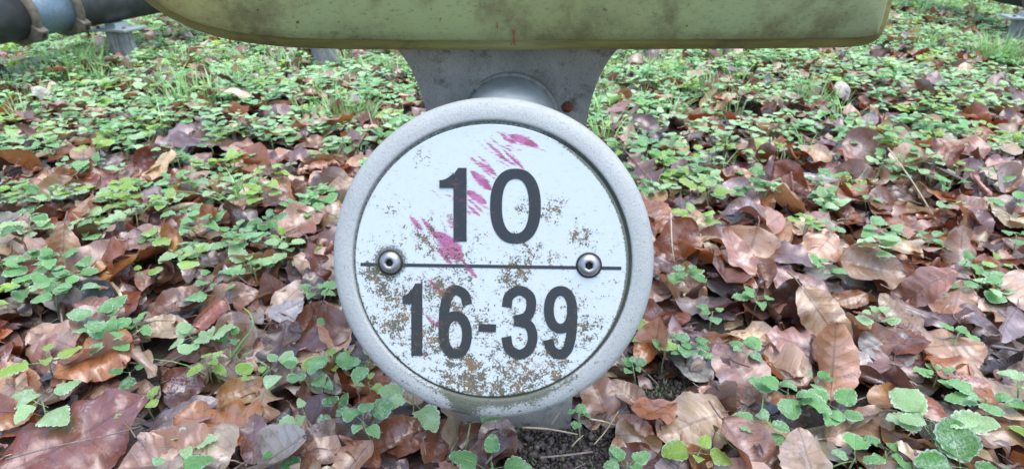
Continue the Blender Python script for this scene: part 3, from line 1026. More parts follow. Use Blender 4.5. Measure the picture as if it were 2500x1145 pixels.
# ------------------------------------------------------------------ leaf shapes
def leaf_shape(kind, nu, nv, r, flat=False, petiole=True, pl=None):
    """returns verts (n,3), faces (m,4), uv (n,2); the leaf is 1 long, base at origin, centred after"""
    us = np.linspace(-1, 1, nu); vs = np.linspace(0, 1, nv)
    U, V = np.meshgrid(us, vs)
    if kind == 'beech':
        wmax = r.uniform(0.24, 0.33)
        Wd = wmax * np.sin(np.pi * np.clip(V, 0, 1) ** r.uniform(0.78, 0.98)) ** 0.72
        Wd = Wd * (1 + 0.035 * np.sin(2 * np.pi * 8 * V))
    elif kind == 'round':
        wmax = r.uniform(0.36, 0.43)
        Wd = wmax * np.sin(np.pi * np.clip(V, 0, 1) ** 0.80) ** 0.62
        Wd = Wd * (1 + 0.03 * np.sin(2 * np.pi * 13 * V))
    elif kind == 'oak':
        env = np.sin(np.pi * V ** 1.25) ** 0.7
        Wd = 0.34 * env * (0.66 + 0.34 * np.cos(2 * np.pi * (3.6 * V - 0.55)))
    elif kind == 'nettle':
        Wd = r.uniform(0.33, 0.42) * np.sin(np.pi * np.clip(V, 0, 1) ** 0.62) ** 0.68
        Wd = Wd * (1 + 0.13 * np.abs(np.sin(np.pi * 7 * V)) ** 0.8 - 0.08)
    elif kind == 'disc':
        Wd = 0.5 * np.sin(np.pi * np.clip(V, 0, 1) ** 0.75) ** 0.55
        Wd = Wd * (1 + 0.12 * np.abs(np.sin(np.pi * 5 * V)) ** 0.8 - 0.07)
    Wd = np.maximum(Wd, 0.006)
    asym = 1 + 0.10 * r.normal() * U
    X = U * Wd * asym
    Y = V.copy()
    aU = np.abs(U)
    dry = kind in ('beech', 'round', 'oak')
    if dry:
        nl = 8 if kind == 'beech' else 7
        fold = r.normal(0, 0.32)
        corr = r.uniform(0.008, 0.030) if kind != 'oak' else 0.006
        Z = fold * aU * Wd
        if nv > 12:
            Z = Z + corr * np.sin(2 * np.pi * nl * (V - 0.16 * aU)) * np.sin(np.pi * np.clip(aU, 0, 1) ** 0.8) * 0.9
        Z = Z + 0.075 * fbm2(X, Y, int(r.integers(1e6)), 3, 5.0) * (0.4 + aU)
        Z = Z + 0.042 * np.sin(2 * np.pi * (V * r.uniform(1.3, 3.4) + r.uniform())) * aU ** 2 * r.choice([-1, 1])
        kx = r.normal(0, 2.3) if not flat else r.normal(0, 0.6)
        ky = r.normal(0, 1.2) if not flat else r.normal(0, 0.35)
    else:
        Z = r.uniform(0.0, 0.30) * aU * Wd + 0.018 * np.sin(2 * np.pi * 5 * (V - 0.2 * aU)) * aU * (nv > 7)
        Z = Z + 0.05 * fbm2(X, Y, int(r.integers(1e6)), 2, 6.0) * (0.3 + aU)
        kx = r.normal(-0.4, 0.9)
        ky = r.uniform(-1.3, -0.1)
    # roll across
    if abs(kx) > 1e-3:
        th = kx * X
        rad_ = 1.0 / kx - Z
        X2 = np.sin(th) * rad_
        Z2 = 1.0 / kx - np.cos(th) * rad_
        X, Z = X2, Z2
    if abs(ky) > 1e-3:
        th = ky * (Y - 0.45)
        rad_ = 1.0 / ky - Z
        Y2 = np.sin(th) * rad_ + 0.45
        Z2 = 1.0 / ky - np.cos(th) * rad_
        Y, Z = Y2, Z2
    verts = np.stack([X.ravel(), Y.ravel(), Z.ravel()], 1)
    uv = np.stack([(U.ravel() + 1) / 2, V.ravel()], 1)
    faces = grid_faces(nu, nv)
    if petiole:
        b = len(verts)
        p0 = verts[nu // 2]
        L = r.uniform(0.12, 0.24) if pl is None else pl; sd = r.normal(0, 0.05)
        pw = 0.012
        ex = []
        for k in range(3):
            t = k / 2
            c = p0 + np.array([sd * t * t, -L * t, 0.06 * t * r.uniform(-0.5, 1) - (0 if pl is None else 0.18 * t)])
            ex += [c + [-pw, 0, 0], c + [0, 0, pw * 1.4], c + [pw, 0, 0]]
        verts = np.concatenate([verts, ex])
        uv = np.concatenate([uv, np.tile([[0.5, 0.02]], (9, 1))])
        pf = []
        for k in range(2):
            for i in range(3):
                i2 = (i + 1) % 3
                pf.append((b + k * 3 + i, b + k * 3 + i2, b + (k + 1) * 3 + i2, b + (k + 1) * 3 + i))
        faces = np.concatenate([faces, np.array(pf, dtype=np.int32)])
    if dry:
        verts = verts - np.array([0, 0.5, 0])
        verts[:, 2] -= np.median(verts[:, 2])
    return verts, faces, uv

r1 = np.random.default_rng(21)
def variants(kind, nu, nv, n, flat_share=0.55, petiole=True, pl=None):
    return [leaf_shape(kind, nu, nv, r1, r1.random() < flat_share, petiole, pl) for _ in range(n)]

HI = {'beech': variants('beech', 11, 25, 22), 'round': variants('round', 11, 25, 8), 'oak': variants('oak', 11, 29, 4)}
MID = variants('beech', 7, 13, 22) + variants('round', 7, 13, 6) + variants('oak', 7, 17, 2)
MID0 = variants('beech', 6, 10, 18) + variants('round', 6, 10, 6)
FAR = variants('beech', 4, 6, 14, petiole=False)
LOW = variants('beech', 5, 7, 22, petiole=False) + variants('round', 5, 7, 6, petiole=False)
HI_ME = {k: [mesh_from('leaf_blade', *[v[0], v[1]], True, v[2]) for v in L] for k, L in HI.items()}
for L in HI_ME.values():
    for me in L: me.materials.append(M_LEAF_O)

# colours (own colour of the dead leaves)
PAL = {
    'russet':        (0.220, 0.066, 0.022),
    'orange-brown':  (0.340, 0.140, 0.045),
    'tan':           (0.420, 0.260, 0.150),
    'pale tan':      (0.560, 0.420, 0.280),
    'pinkish brown': (0.370, 0.205, 0.150),
    'purple-brown':  (0.170, 0.095, 0.080),
    'dark brown':    (0.070, 0.034, 0.022),
    'greyish':       (0.360, 0.310, 0.290),
}
PNAMES = list(PAL)
PW = np.array([0.20, 0.11, 0.15, 0.10, 0.14, 0.15, 0.09, 0.06])
PARR = np.array([PAL[k] for k in PNAMES])
GPAL = {
    'mint green':   (0.165, 0.370, 0.130),
    'yellow-green': (0.270, 0.430, 0.070),
    'deep green':   (0.070, 0.220, 0.045),
    'pale frosted': (0.330, 0.510, 0.250),
}
GNAMES = list(GPAL)
GW = np.array([0.42, 0.24, 0.10, 0.24])
GARR = np.array([GPAL[k] for k in GNAMES])

def rot_mats(yaw, tilt, tdir):
    """yaw about Z then tilt by 'tilt' about the horizontal axis tdir (arrays)"""
    cy, sy = np.cos(yaw), np.sin(yaw)
    n = len(yaw)
    Rz = np.zeros((n, 3, 3)); Rz[:, 0, 0] = cy; Rz[:, 0, 1] = -sy; Rz[:, 1, 0] = sy; Rz[:, 1, 1] = cy; Rz[:, 2, 2] = 1
    ax = np.stack([np.cos(tdir), np.sin(tdir), np.zeros(n)], 1)
    c, s = np.cos(tilt), np.sin(tilt)
    K = np.zeros((n, 3, 3))
    K[:, 0, 2] = ax[:, 1]; K[:, 1, 2] = -ax[:, 0]; K[:, 2, 0] = -ax[:, 1]; K[:, 2, 1] = ax[:, 0]
    I = np.eye(3)[None]
    Rt = I + s[:, None, None] * K + (1 - c)[:, None, None] * (K @ K)
    return Rt @ Rz

def merge_instances(templates, idx, M, T, scale, col):
    """templates list of (v,f,uv); arrays of template index, rotation (n,3,3), translation, scale, colour -> arrays"""
    VV, FF, UU, CC, b = [], [], [], [], 0
    for ti, (v, f, uv) in enumerate(templates):
        s = np.where(idx == ti)[0]
        if len(s) == 0: continue
        vv = np.einsum('nij,kj->nki', M[s], v) * scale[s][:, None, None] + T[s][:, None, :]
        nvt = len(v)
        ff = f[None] + (b + np.arange(len(s)) * nvt)[:, None, None]
        VV.append(vv.reshape(-1, 3)); FF.append(ff.reshape(-1, 4))
        UU.append(np.tile(uv, (len(s), 1)))
        CC.append(np.repeat(col[s], nvt, 0))
        b += len(s) * nvt
    return np.concatenate(VV), np.concatenate(FF), np.concatenate(UU), np.concatenate(CC)

# ------------------------------------------------------------------ where things may lie
SOIL = [(on_z(1365, 1105), 0.060, 0.050), (on_z(1590, 955), 0.045, 0.03)]
def blocked(x, y, pad=0.0):
    b = (np.abs(x + 0.003) < 0.068 + pad) & (y > POST_Y - 0.004 - pad) & (y < POST_Y + 0.07 + pad)
    for fx, fy in PIPE_FEET:
        b |= (np.abs(x - fx) < 0.060 + pad) & (y > fy - 0.13 - pad) & (y < fy + 0.05)
    return b
def in_soil(x, y):
    b = np.zeros(len(x), bool)
    for c, rx, ry in SOIL:
        b |= ((x - c.x) / rx) ** 2 + ((y - c.y) / ry) ** 2 < 1
    return b
def in_view(px, py, m=60):
    return (px > -m) & (px < 2500 + m) & (py > -m) & (py < 1145 + m)
def hidden(px, py):
    """behind the disc, the housing or the head of the pedestal"""
    h = np.hypot(px - 1206, py - 626) < 380
    h |= (px > 380) & (px < 2170) & (py < 118)
    h |= (px > 1020) & (px < 1450) & (py < 400)
    return h
def scatter(n, xlim, y0, y1):
    """points on the ground, evenly spread over the wedge the camera looks at plus a margin"""
    y = rng.uniform(y0, y1, n); x = rng.uniform(-xlim, xlim, n)
    k = np.abs(x) < 0.92 * y + 0.75
    return x[k], y[k]

def green_cover(x, y):
    px, py, _ = to_px(x, y, 0.0)
    c = np.interp(py, [-100, 100, 220, 330, 450, 620, 800, 1100, 1400], [0.86, 0.84, 0.80, 0.70, 0.58, 0.40, 0.27, 0.19, 0.14])
    c = c * np.where(px > 1500, np.interp(py, [250, 420, 650, 850, 1000], [0.95, 0.80, 0.55, 0.6, 0.95]), 1.0)
    c = c * np.where((px < 800), np.interp(py, [250, 420, 560, 700, 1000], [1.0, 1.25, 1.25, 1.25, 0.9]), 1.0)
    patch = 0.6 * fbm2(x, y, 31, 3, 7.0) + 0.7 * fbm2(x, y, 37, 2, 19.0)
    return np.clip(c - 0.05 + 0.60 * patch * np.interp(py, [0, 300, 700], [0.5, 0.9, 0.7]), 0.01, 0.97)

# ------------------------------------------------------------------ landmarks for descriptions
MARKS = []
def mark(px, py, phrase, z=0.0):
    p = on_z(px, py, z); MARKS.append((p.x, p.y, phrase))
USED = set()
def named(head, x, y, most=16):
    """a description that no other thing carries: its look, then the landmarks it lies nearest to"""
    d = [t for _, t in sorted(((x - a) ** 2 + (y - b) ** 2, t) for a, b, t in MARKS)[:5]]
    tries = [f'{head} near the {d[0]}']
    for i, j in ((0, 1), (0, 2), (1, 2), (0, 3), (1, 3)):
        tries.append(f'{head} near the {d[i]} and {d[j]}')
    tries = [t for t in tries if len(t.split()) <= most] or tries[:1]
    for t in tries:
        if t not in USED:
            USED.add(t); return t
    return tries[-1]
# ------------------------------------------------------------------ fallen leaves
HERO = [  # px, py, length m, yaw deg (tip direction, 0 = right, 90 = away), tilt to camera deg, kind, colour, z lift, roll, label
    (185, 1065, 0.125, 40, 16, 'round', (0.215, 0.070, 0.050), 0.030, 'large glossy red-brown veined leaf, the biggest one in the litter'),
    (1690, 1035, 0.080, 200, 12, 'round', (0.50, 0.365, 0.235), 0.016, 'broad pale tan flat leaf beside the bare soil patch'),
    (1885, 1068, 0.066, -8, 6, 'beech', (0.40, 0.235, 0.14), 0.018, 'pointed elliptic tan leaf touching the broad pale tan leaf'),
    (2105, 1035, 0.088, 20, 14, 'beech', (0.36, 0.205, 0.125), 0.020, 'deeply ribbed brown leaf with a long stalk'),
    (640, 985, 0.066, -85, 12, 'oak', (0.44, 0.285, 0.165), 0.022, 'lobed tan oak leaf hanging over the litter'),
    (2085, 880, 0.050, -50, 10, 'beech', (0.42, 0.38, 0.35), 0.022, 'rolled grey leaf among tan leaves'),
    (1955, 690, 0.075, -35, 14, 'round', (0.30, 0.165, 0.145), 0.026, 'broad purple-pink leaf with raised pale midrib'),
    (2320, 845, 0.080, 5, 8, 'round', (0.46, 0.285, 0.185), 0.022, 'wide tan leaf with wavy margin lying flat'),
    (1940, 835, 0.065, 160, 18, 'round', (0.36, 0.195, 0.165), 0.024, 'pinkish brown rounded leaf above a green seedling'),
    (580, 955, 0.062, 25, 35, 'beech', (0.42, 0.235, 0.085), 0.022, 'yellowish curled leaf next to the oak leaf'),
    (440, 935, 0.052, 170, 50, 'beech', (0.16, 0.05, 0.022), 0.020, 'dark russet cupped leaf with upright edge'),
    (655, 655, 0.055, 80, 62, 'round', (0.28, 0.12, 0.045), 0.024, 'orange-brown fan-shaped leaf standing upright'),
    (1215, 1068, 0.050, 100, 30, 'round', (0.33, 0.245, 0.205), 0.010, 'crumpled grey-tan leaf leaning on the pedestal foot'),
    (975, 1072, 0.070, 20, 30, 'beech', (0.235, 0.085, 0.040), 0.014, 'russet folded leaf below the round sign'),
    (1070, 1085, 0.050, 75, 45, 'beech', (0.26, 0.10, 0.05), 0.014, 'narrow curled russet leaf below the round sign'),
    (1465, 975, 0.062, 110, 40, 'beech', (0.30, 0.165, 0.105), 0.018, 'ribbed curled brown leaf beside the pedestal foot'),
    (1535, 965, 0.048, 140, 25, 'beech', (0.33, 0.20, 0.13), 0.024, 'small ribbed leaf behind the bare soil'),
    (1550, 1062, 0.052, 130, 35, 'beech', (0.33, 0.14, 0.075), 0.012, 'orange-russet folded leaf on the bare soil'),
    (1515, 1118, 0.045, 95, 30, 'beech', (0.42, 0.265, 0.165), 0.010, 'pale orange leaf at the edge of the bare soil'),
    (372, 385, 0.075, 20, 60, 'round', (0.155, 0.040, 0.018), 0.030, 'shiny dark red leaf standing on edge'),
    (738, 540, 0.085, 25, 22, 'round', (0.44, 0.27, 0.19), 0.028, 'broad pink-tan leaf left of the round sign'),
    (130, 830, 0.075, 160, 10, 'round', (0.38, 0.24, 0.17), 0.018, 'mottled tan leaf with dark blotches'),
    (450, 1010, 0.066, 30, 15, 'beech', (0.22, 0.17, 0.175), 0.018, 'wet purple-grey leaf with white rime beside the large red-brown leaf'),
    (790, 1010, 0.060, 10, 12, 'round', (0.33, 0.20, 0.145), 0.014, 'brown veined leaf below the sign\'s left edge'),
    (290, 975, 0.075, 15, 12, 'round', (0.26, 0.165, 0.11), 0.012, 'olive-brown flat leaf behind the large red-brown leaf'),
    (1690, 690, 0.070, 110, 55, 'beech', (0.42, 0.26, 0.15), 0.026, 'golden curled leaf right of the sign rim'),
    (1655, 590, 0.080, 60, 60, 'round', (0.24, 0.085, 0.035), 0.034, 'upright russet leaf right of the sign rim'),
    (2130, 650, 0.095, -10, 30, 'round', (0.30, 0.19, 0.125), 0.028, 'long brown leaf with rolled edge over purple leaves'),
    (2310, 690, 0.080, 170, 16, 'beech', (0.25, 0.16, 0.135), 0.024, 'grey-brown hollow leaf with dark shade inside'),
    (2470, 330, 0.085, 70, 40, 'oak', (0.46, 0.32, 0.19), 0.030, 'tan oak leaf standing in the litter'),
    (430, 735, 0.080, 35, 25, 'beech', (0.23, 0.11, 0.065), 0.024, 'brown folded leaf over a dark hollow'),
    (555, 735, 0.080, 25, 38, 'beech', (0.29, 0.155, 0.10), 0.026, 'curled brown leaf arching over a dark gap'),
    (750, 780, 0.080, 12, 30, 'beech', (0.27, 0.12, 0.065), 0.022, 'long russet leaf by the sign\'s left rim'),
    (700, 755, 0.045, 40, 10, 'round', (0.40, 0.375, 0.37), 0.034, 'small silver-grey wrinkled leaf on russet leaves'),
]
GREEN_HERO = [  # px, py, leaf length m, leaves, colour
    (735, 905, 0.042, 5, 0), (1690, 830, 0.034, 7, 0), (1840, 850, 0.034, 5, 0), (1925, 925, 0.044, 5, 0), (2055, 975, 0.036, 6, 0), (1865, 1010, 0.036, 5, 0),
    (2330, 1020, 0.058, 7, 3), (2395, 1115, 0.060, 4, 2), (85, 985, 0.054, 4, 3), (300, 905, 0.034, 2, 2), (230, 775, 0.048, 6, 0), (470, 800, 0.046, 6, 3),
    (1005, 970, 0.044, 4, 3), (905, 1030, 0.036, 4, 0), (1215, 1125, 0.050, 5, 0), (750, 1000, 0.036, 2, 3), (430, 1080, 0.040, 3, 3), (460, 1140, 0.034, 3, 0),
    (1130, 1050, 0.032, 1, 2), (1575, 800, 0.040, 3, 1), (2085, 1100, 0.034, 4, 0), (2195, 1105, 0.034, 4, 0), (2450, 700, 0.040, 4, 0), (1850, 720, 0.036, 4, 0), (2020, 660, 0.032, 4, 0),
    (2140, 610, 0.042, 7, 3), (2270, 590, 0.040, 5, 0), (2380, 640, 0.040, 4, 0), (1695, 560, 0.042, 6, 1), (1960, 570, 0.034, 6, 1), (600, 640, 0.046, 5, 3), (480, 560, 0.046, 7, 0),
    (640, 480, 0.045, 7, 1), (160, 660, 0.044, 6, 0), (120, 730, 0.040, 5, 0), (330, 800, 0.042, 4, 0), (570, 820, 0.032, 3, 0), (780, 700, 0.034, 4, 0), (820, 770, 0.032, 5, 0), (290, 840, 0.040, 5, 0),
    (1420, 1035, 0.022, 4, 0), (1620, 860, 0.026, 4, 0), (2440, 950, 0.042, 6, 0), (680, 1090, 0.030, 3, 2), (630, 890, 0.030, 3, 1), (1560, 905, 0.024, 4, 0), (1700, 1090, 0.034, 4, 1), (1530, 1140, 0.030, 5, 0),
    (2490, 610, 0.040, 5, 0), (2300, 900, 0.030, 4, 0), (1740, 760, 0.030, 4, 0), (40, 560, 0.055, 2, 2), (220, 560, 0.03, 3, 0), (500, 880, 0.03, 4, 1),
]

def state_of(kind, tilt):
    if tilt > R(45): return 'on edge'
    if tilt > R(24): return 'tilted'
    return 'lying flat'

def add_leaf(kind, vi, pos, yaw, tilt, tdir, L, col, label, group=None):
    me = HI_ME[kind][vi]
    o = bpy.data.objects.new('fallen_leaf', me)
    C.objects.link(o)
    M = rot_mats(np.array([yaw]), np.array([tilt]), np.array([tdir]))[0]
    mm = Matrix(M.tolist()).to_4x4()
    o.matrix_world = Matrix.Translation(pos) @ mm @ Matrix.Scale(L, 4)
    o.color = (*col, 1)
    tag(o, label, 'leaf', group)
    return o

SHORT = ['big red-brown leaf', 'broad pale leaf', 'pointed elliptic leaf', 'deeply ribbed leaf', 'hanging oak leaf', 'rolled grey leaf', 'purple-pink leaf', 'wide wavy leaf', 'pinkish rounded leaf',
         'yellowish curled leaf', 'russet cupped leaf', 'orange-brown fan leaf', 'crumpled grey leaf', 'russet folded leaf', 'narrow russet curl', 'ribbed curled leaf', 'small ribbed leaf', 'orange folded leaf', 'pale orange leaf',
         'shiny dark-red leaf', 'broad pink-tan leaf', 'blotched tan leaf', 'rimed purple-grey leaf', 'brown veined leaf', 'olive-brown leaf', 'golden curled leaf', 'upright russet leaf', 'long rolled-edge leaf', 'hollow grey-brown leaf',
         'standing oak leaf', 'brown folded leaf', 'arching brown leaf', 'long russet leaf', 'silver wrinkled leaf']
for a, b, t in [(312, 150, 'plated stub'), (793, 152, 'half-hidden stub'), (2478, 118, 'grassy stub'), (2318, 590, 'long pale straw'), (885, 360, 'bark stick'), (1700, 240, 'bent pale stick'), (880, 305, 'tuft by the pedestal'),
                (520, 285, 'broad grass tuft'), (165, 190, 'tuft below the pipe'), (600, 545, 'thin grass tuft'), (1890, 245, 'low grass tuft'), (2290, 120, 'tuft by the housing'), (1365, 1090, 'bare soil'), (1245, 1045, 'pedestal foot')]:
    mark(a, b, t)
hero_xy = []
special = np.random.default_rng(77)
for i, (px, py, L, yd, td, kind, col, lift, lab) in enumerate(HERO):
    p = on_z(px, py, lift)
    z = lift + float(hg(p.x, p.y))
    p = on_z(px, py, z)
    hero_xy.append((p.x, p.y, L * 0.5))
    MARKS.append((p.x, p.y, SHORT[i]))
    # choose the flattest variant for lying leaves, a strongly curled one for the others
    curl = [float(np.ptp(v[0][:, 2])) for v in HI[kind]]
    order = np.argsort(curl)
    vi = int(order[0 + i % max(1, len(order) // 3)]) if td < 22 else int(order[len(order) // 2 + i % max(1, len(order) // 3)])
    # tilt about the picture's horizontal axis so that the upper face turns to the camera
    add_leaf(kind, vi, p, R(yd - 90), R(td), 0.0, L, col, lab)

# individually built top leaves (the ones that show largest) --------------------------------
nx, ny = scatter(6200, 1.9, 0.16, 1.55)
k = ~blocked(nx, ny, 0.012) & ~in_soil(nx, ny)
nx, ny = nx[k], ny[k]
npx, npy, nzc = to_px(nx, ny, 0.015)
ok = in_view(npx, npy, 30) & ~hidden(npx, npy)
cand = np.where(ok)[0]
# thin out: keep a minimum spacing so that each shows
cand = cand[np.argsort(nzc[cand])]
chosen, cx_, cy_ = [], [h[0] for h in hero_xy], [h[1] for h in hero_xy]
for c in cand:
    if len(chosen) >= 262: break
    d2 = (np.array(cx_) - nx[c]) ** 2 + (np.array(cy_) - ny[c]) ** 2
    if d2.min() > 0.031 ** 2 and all((a - nx[c]) ** 2 + (b - ny[c]) ** 2 > (r * 1.15) ** 2 for a, b, r in hero_xy):
        chosen.append(c); cx_.append(nx[c]); cy_.append(ny[c])
for c in chosen:
    kind = str(rng.choice(['beech', 'round', 'oak'], p=[0.76, 0.21, 0.03]))
    vi = int(rng.integers(len(HI[kind])))
    ci = int(rng.choice(len(PNAMES), p=PW / PW.sum()))
    tilt = abs(rng.normal(0, R(15)))
    if rng.random() < 0.17: tilt = R(rng.uniform(38, 72))
    L = rng.uniform(0.042, 0.096)
    z = float(hg(nx[c], ny[c])) + rng.uniform(0.010, 0.032) + 0.25 * L * math.sin(tilt)
    col = np.clip(PARR[ci] * rng.uniform(0.7, 1.3) * rng.normal(1, 0.06, 3), 0.01, 0.8)
    st = state_of(kind, tilt)
    sp = {'beech': 'beech leaf', 'round': 'rounded leaf', 'oak': 'lobed oak leaf'}[kind]
    lab = named(f'{PNAMES[ci]} {sp} {st}', nx[c], ny[c])
    add_leaf(kind, vi, Vector((nx[c], ny[c], z)), rng.uniform(0, 2 * math.pi), tilt, rng.normal(0, 0.9), L, col.tolist(), lab, lab)

# all the rest of the litter: one body of leaves --------------------------------------------
def litter(name, n, xlim, y0, y1, templates, zlo, zhi, tsd, smin, smax, thin_green, layer_shade=1.0):
    x, y = scatter(n, xlim, y0, y1)
    k = ~blocked(x, y, 0.01) & (~in_soil(x, y) | ((rng.random(len(x)) < 0.5) & (smax < 0.03)))
    if thin_green:
        k &= rng.random(len(x)) > 0.55 * np.clip(green_cover(x, y) - 0.25, 0, 1)
    if zlo > 0.004 and y0 < 1:
        for hx, hy, hr in hero_xy:
            k &= np.hypot(x - hx, y - hy) > hr * 0.9
    x, y = x[k], y[k]
    m = len(x)
    tilt = np.abs(rng.normal(0, tsd, m)); st = rng.random(m) < 0.09; tilt[st] = rng.uniform(0.6, 1.2, st.sum())
    L = rng.uniform(smin, smax, m)
    z = hg(x, y) + rng.uniform(zlo, zhi, m) + 0.22 * L * np.sin(tilt)
    ci = rng.choice(len(PNAMES), size=m, p=PW / PW.sum())
    col = np.clip(PARR[ci] * layer_shade * rng.uniform(0.6, 1.3, (m, 1)) * rng.normal(1, 0.06, (m, 3)), 0.01, 0.8)
    M = rot_mats(rng.uniform(0, 2 * np.pi, m), tilt, rng.uniform(0, 2 * np.pi, m))
    return merge_instances(templates, rng.integers(len(templates), size=m), M, np.stack([x, y, z], 1), L, col)

def stack(parts):
    V, F, U, Cc, b = [], [], [], [], 0
    for v, f, u, c in parts:
        V.append(v); F.append(f + b); U.append(u); Cc.append(c); b += len(v)
    return np.concatenate(V), np.concatenate(F), np.concatenate(U), np.concatenate(Cc)

parts = [
    litter('a', 5200, 2.1, 0.02, 1.35, MID0, 0.001, 0.007, R(11), 0.045, 0.080, False, 0.42),  # bottom leaves coloured darker, painting in the shade of the gaps
    litter('b', 2700, 2.1, 0.02, 1.35, MID, 0.008, 0.026, R(20), 0.042, 0.092, False),
    litter('g', 2600, 1.6, 0.05, 1.1, FAR, 0.006, 0.030, R(28), 0.010, 0.026, False, 0.8),
    litter('c', 8200, 3.9, 1.30, 3.2, LOW, 0.001, 0.014, R(16), 0.046, 0.080, False, 0.75),
    litter('d', 4600, 3.9, 1.30, 3.2, LOW, 0.010, 0.026, R(24), 0.044, 0.078, True),
    litter('f', 1500, 3.9, 0.75, 3.3, LOW, 0.018, 0.042, R(26), 0.044, 0.080, False),
    litter('e', 9500, 5.0, 3.15, 4.7, FAR, 0.001, 0.022, R(20), 0.050, 0.085, True),
]
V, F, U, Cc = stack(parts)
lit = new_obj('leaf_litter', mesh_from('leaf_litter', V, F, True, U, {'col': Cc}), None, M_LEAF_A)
tag(lit, 'layer of brown fallen beech leaves covering the ground', 'leaf litter', None, 'stuff')

# ------------------------------------------------------------------ green plants
r1 = np.random.default_rng(55)
GL_HI = variants('nettle', 9, 29, 14, pl=0.55) + variants('disc', 9, 23, 5, pl=0.55)
GL_LO = variants('nettle', 3, 5, 10, petiole=False) + variants('disc', 3, 5, 4, petiole=False)
GL_ME = [mesh_from('green_blade', v, f, True, u) for v, f, u in GL_HI]
for me in GL_ME: me.materials.append(M_GREEN_O)

def plant_layout(r, n, L):
    """leaf list: (attachment point, yaw, tilt-up, length); opposite pairs up a short stem"""
    hgt = L * r.uniform(0.5, 1.3) + 0.006
    out = []
    lean = r.normal(0, 0.20, 2)
    yaw0 = r.uniform(0, 2 * math.pi)
    pairs = (n + 1) // 2
    for k in range(n):
        pr = k // 2
        t = 1.0 - 0.45 * pr / max(1, pairs)
        yaw = yaw0 + pr * math.pi / 2 + (k % 2) * math.pi + r.normal(0, 0.25)
        s = L * (0.62 + 0.38 * min(1, pr / max(1, pairs - 1)) if pairs > 1 else 1.0) * r.uniform(0.8, 1.12)
        out.append((np.array([lean[0] * hgt * t, lean[1] * hgt * t, hgt * t]), yaw, r.normal(0.10, 0.22), s))
    return hgt, lean, out

def add_plant(x, y, n, L, col, label, group=None, seed=0):
    r = np.random.default_rng(seed)
    z = float(hg(x, y))
    root = empty('ground_plant', (x, y, z))
    tag(root, label, 'plant', group)
    hgt, lean, lv = plant_layout(r, n, L)
    base = 0.014
    path = [(0, 0, -0.006), (lean[0] * hgt * 0.3, lean[1] * hgt * 0.3, base * 0.6 + hgt * 0.3), (lean[0] * hgt, lean[1] * hgt, base + hgt)]
    vs, fs = tube_pts(path, [0.0011, 0.0010, 0.0007], 5)
    new_obj('stem', mesh_from('stem', vs, fs), root, M_STEM)
    for (p, yaw, up, s) in lv:
        stalk = s * r.uniform(0.7, 1.05)
        d = np.array([-math.sin(yaw), math.cos(yaw), 0.0])
        o = bpy.data.objects.new('leaf', GL_ME[int(r.integers(len(GL_ME)))])
        C.objects.link(o)
        o.parent = root
        o.matrix_basis = Matrix.Translation((p[0] + d[0] * stalk * 0.5, p[1] + d[1] * stalk * 0.5, p[2] + base + 0.18 * s)) @ Matrix.Rotation(yaw, 4, 'Z') @ Matrix.Rotation(up, 4, 'X') @ Matrix.Scale(s, 4)
        cc = np.clip(np.array(col) * r.uniform(0.82, 1.2), 0, 0.9)
        o.color = (*cc.tolist(), 1)
    return root

gx_, gy_ = [], []
for i, (px, py, L, n, ci) in enumerate(GREEN_HERO):
    hz = L * 0.9 + 0.02
    p = on_z(px, py, hz * 0.8)
    if blocked(np.array([p.x]), np.array([p.y]), 0.0)[0]: continue
    gx_.append(p.x); gy_.append(p.y)
    size = 'large-leaved' if L > 0.045 else ('small-leaved' if L < 0.033 else 'medium-leaved')
    n0 = n + i % 2
    lab = named(f'{size} {GNAMES[ci]} plant of {n0} leaves', p.x, p.y)
    add_plant(p.x, p.y, n + i % 2, L * (0.68 if L > 0.05 else 0.66), GPAL[GNAMES[ci]], lab, lab, 1000 + i)

# further individual plants, then the carpet
x, y = scatter(105000, 5.0, 0.10, 4.7)
k = ~blocked(x, y, 0.012) & ~in_soil(x, y)
x, y = x[k], y[k]
# plants per square metre to reach the cover: one plant covers roughly 25-30 square centimetres
keep = rng.random(len(x)) < green_cover(x, y) * np.interp(y, [0.2, 0.5, 1.0, 2.0, 5.0], [0.09, 0.19, 0.34, 0.34, 0.28])
x, y = x[keep], y[keep]
px, py, zc = to_px(x, y, 0.03)
vis = np.where(in_view(px, py, 20) & ~hidden(px, py))[0]
vis = vis[np.argsort(zc[vis])]
near = []
for c in vis:
    if len(near) >= 236: break
    if py[c] > 700 and gx_ and np.min((np.array(gx_) - x[c]) ** 2 + (np.array(gy_) - y[c]) ** 2) < 0.03 ** 2: continue
    near.append(c)
for j, c in enumerate(near):
    ci = int(rng.choice(4, p=GW / GW.sum()))
    n = int(rng.choice([3, 4, 5, 6, 7], p=[0.15, 0.3, 0.25, 0.2, 0.1]))
    L = float(np.interp(y[c], [0.3, 0.7, 1.4], [0.020, 0.026, 0.026])) * rng.uniform(0.75, 1.2)
    size = 'small-leaved' if L < 0.0245 else 'medium-leaved'
    lab = named(f'{size} {GNAMES[ci]} plant of {n} leaves', x[c], y[c])
    add_plant(float(x[c]), float(y[c]), n, L, GPAL[GNAMES[ci]], lab, lab, 3000 + j)
rest = np.ones(len(x), bool)
rest[near] = False
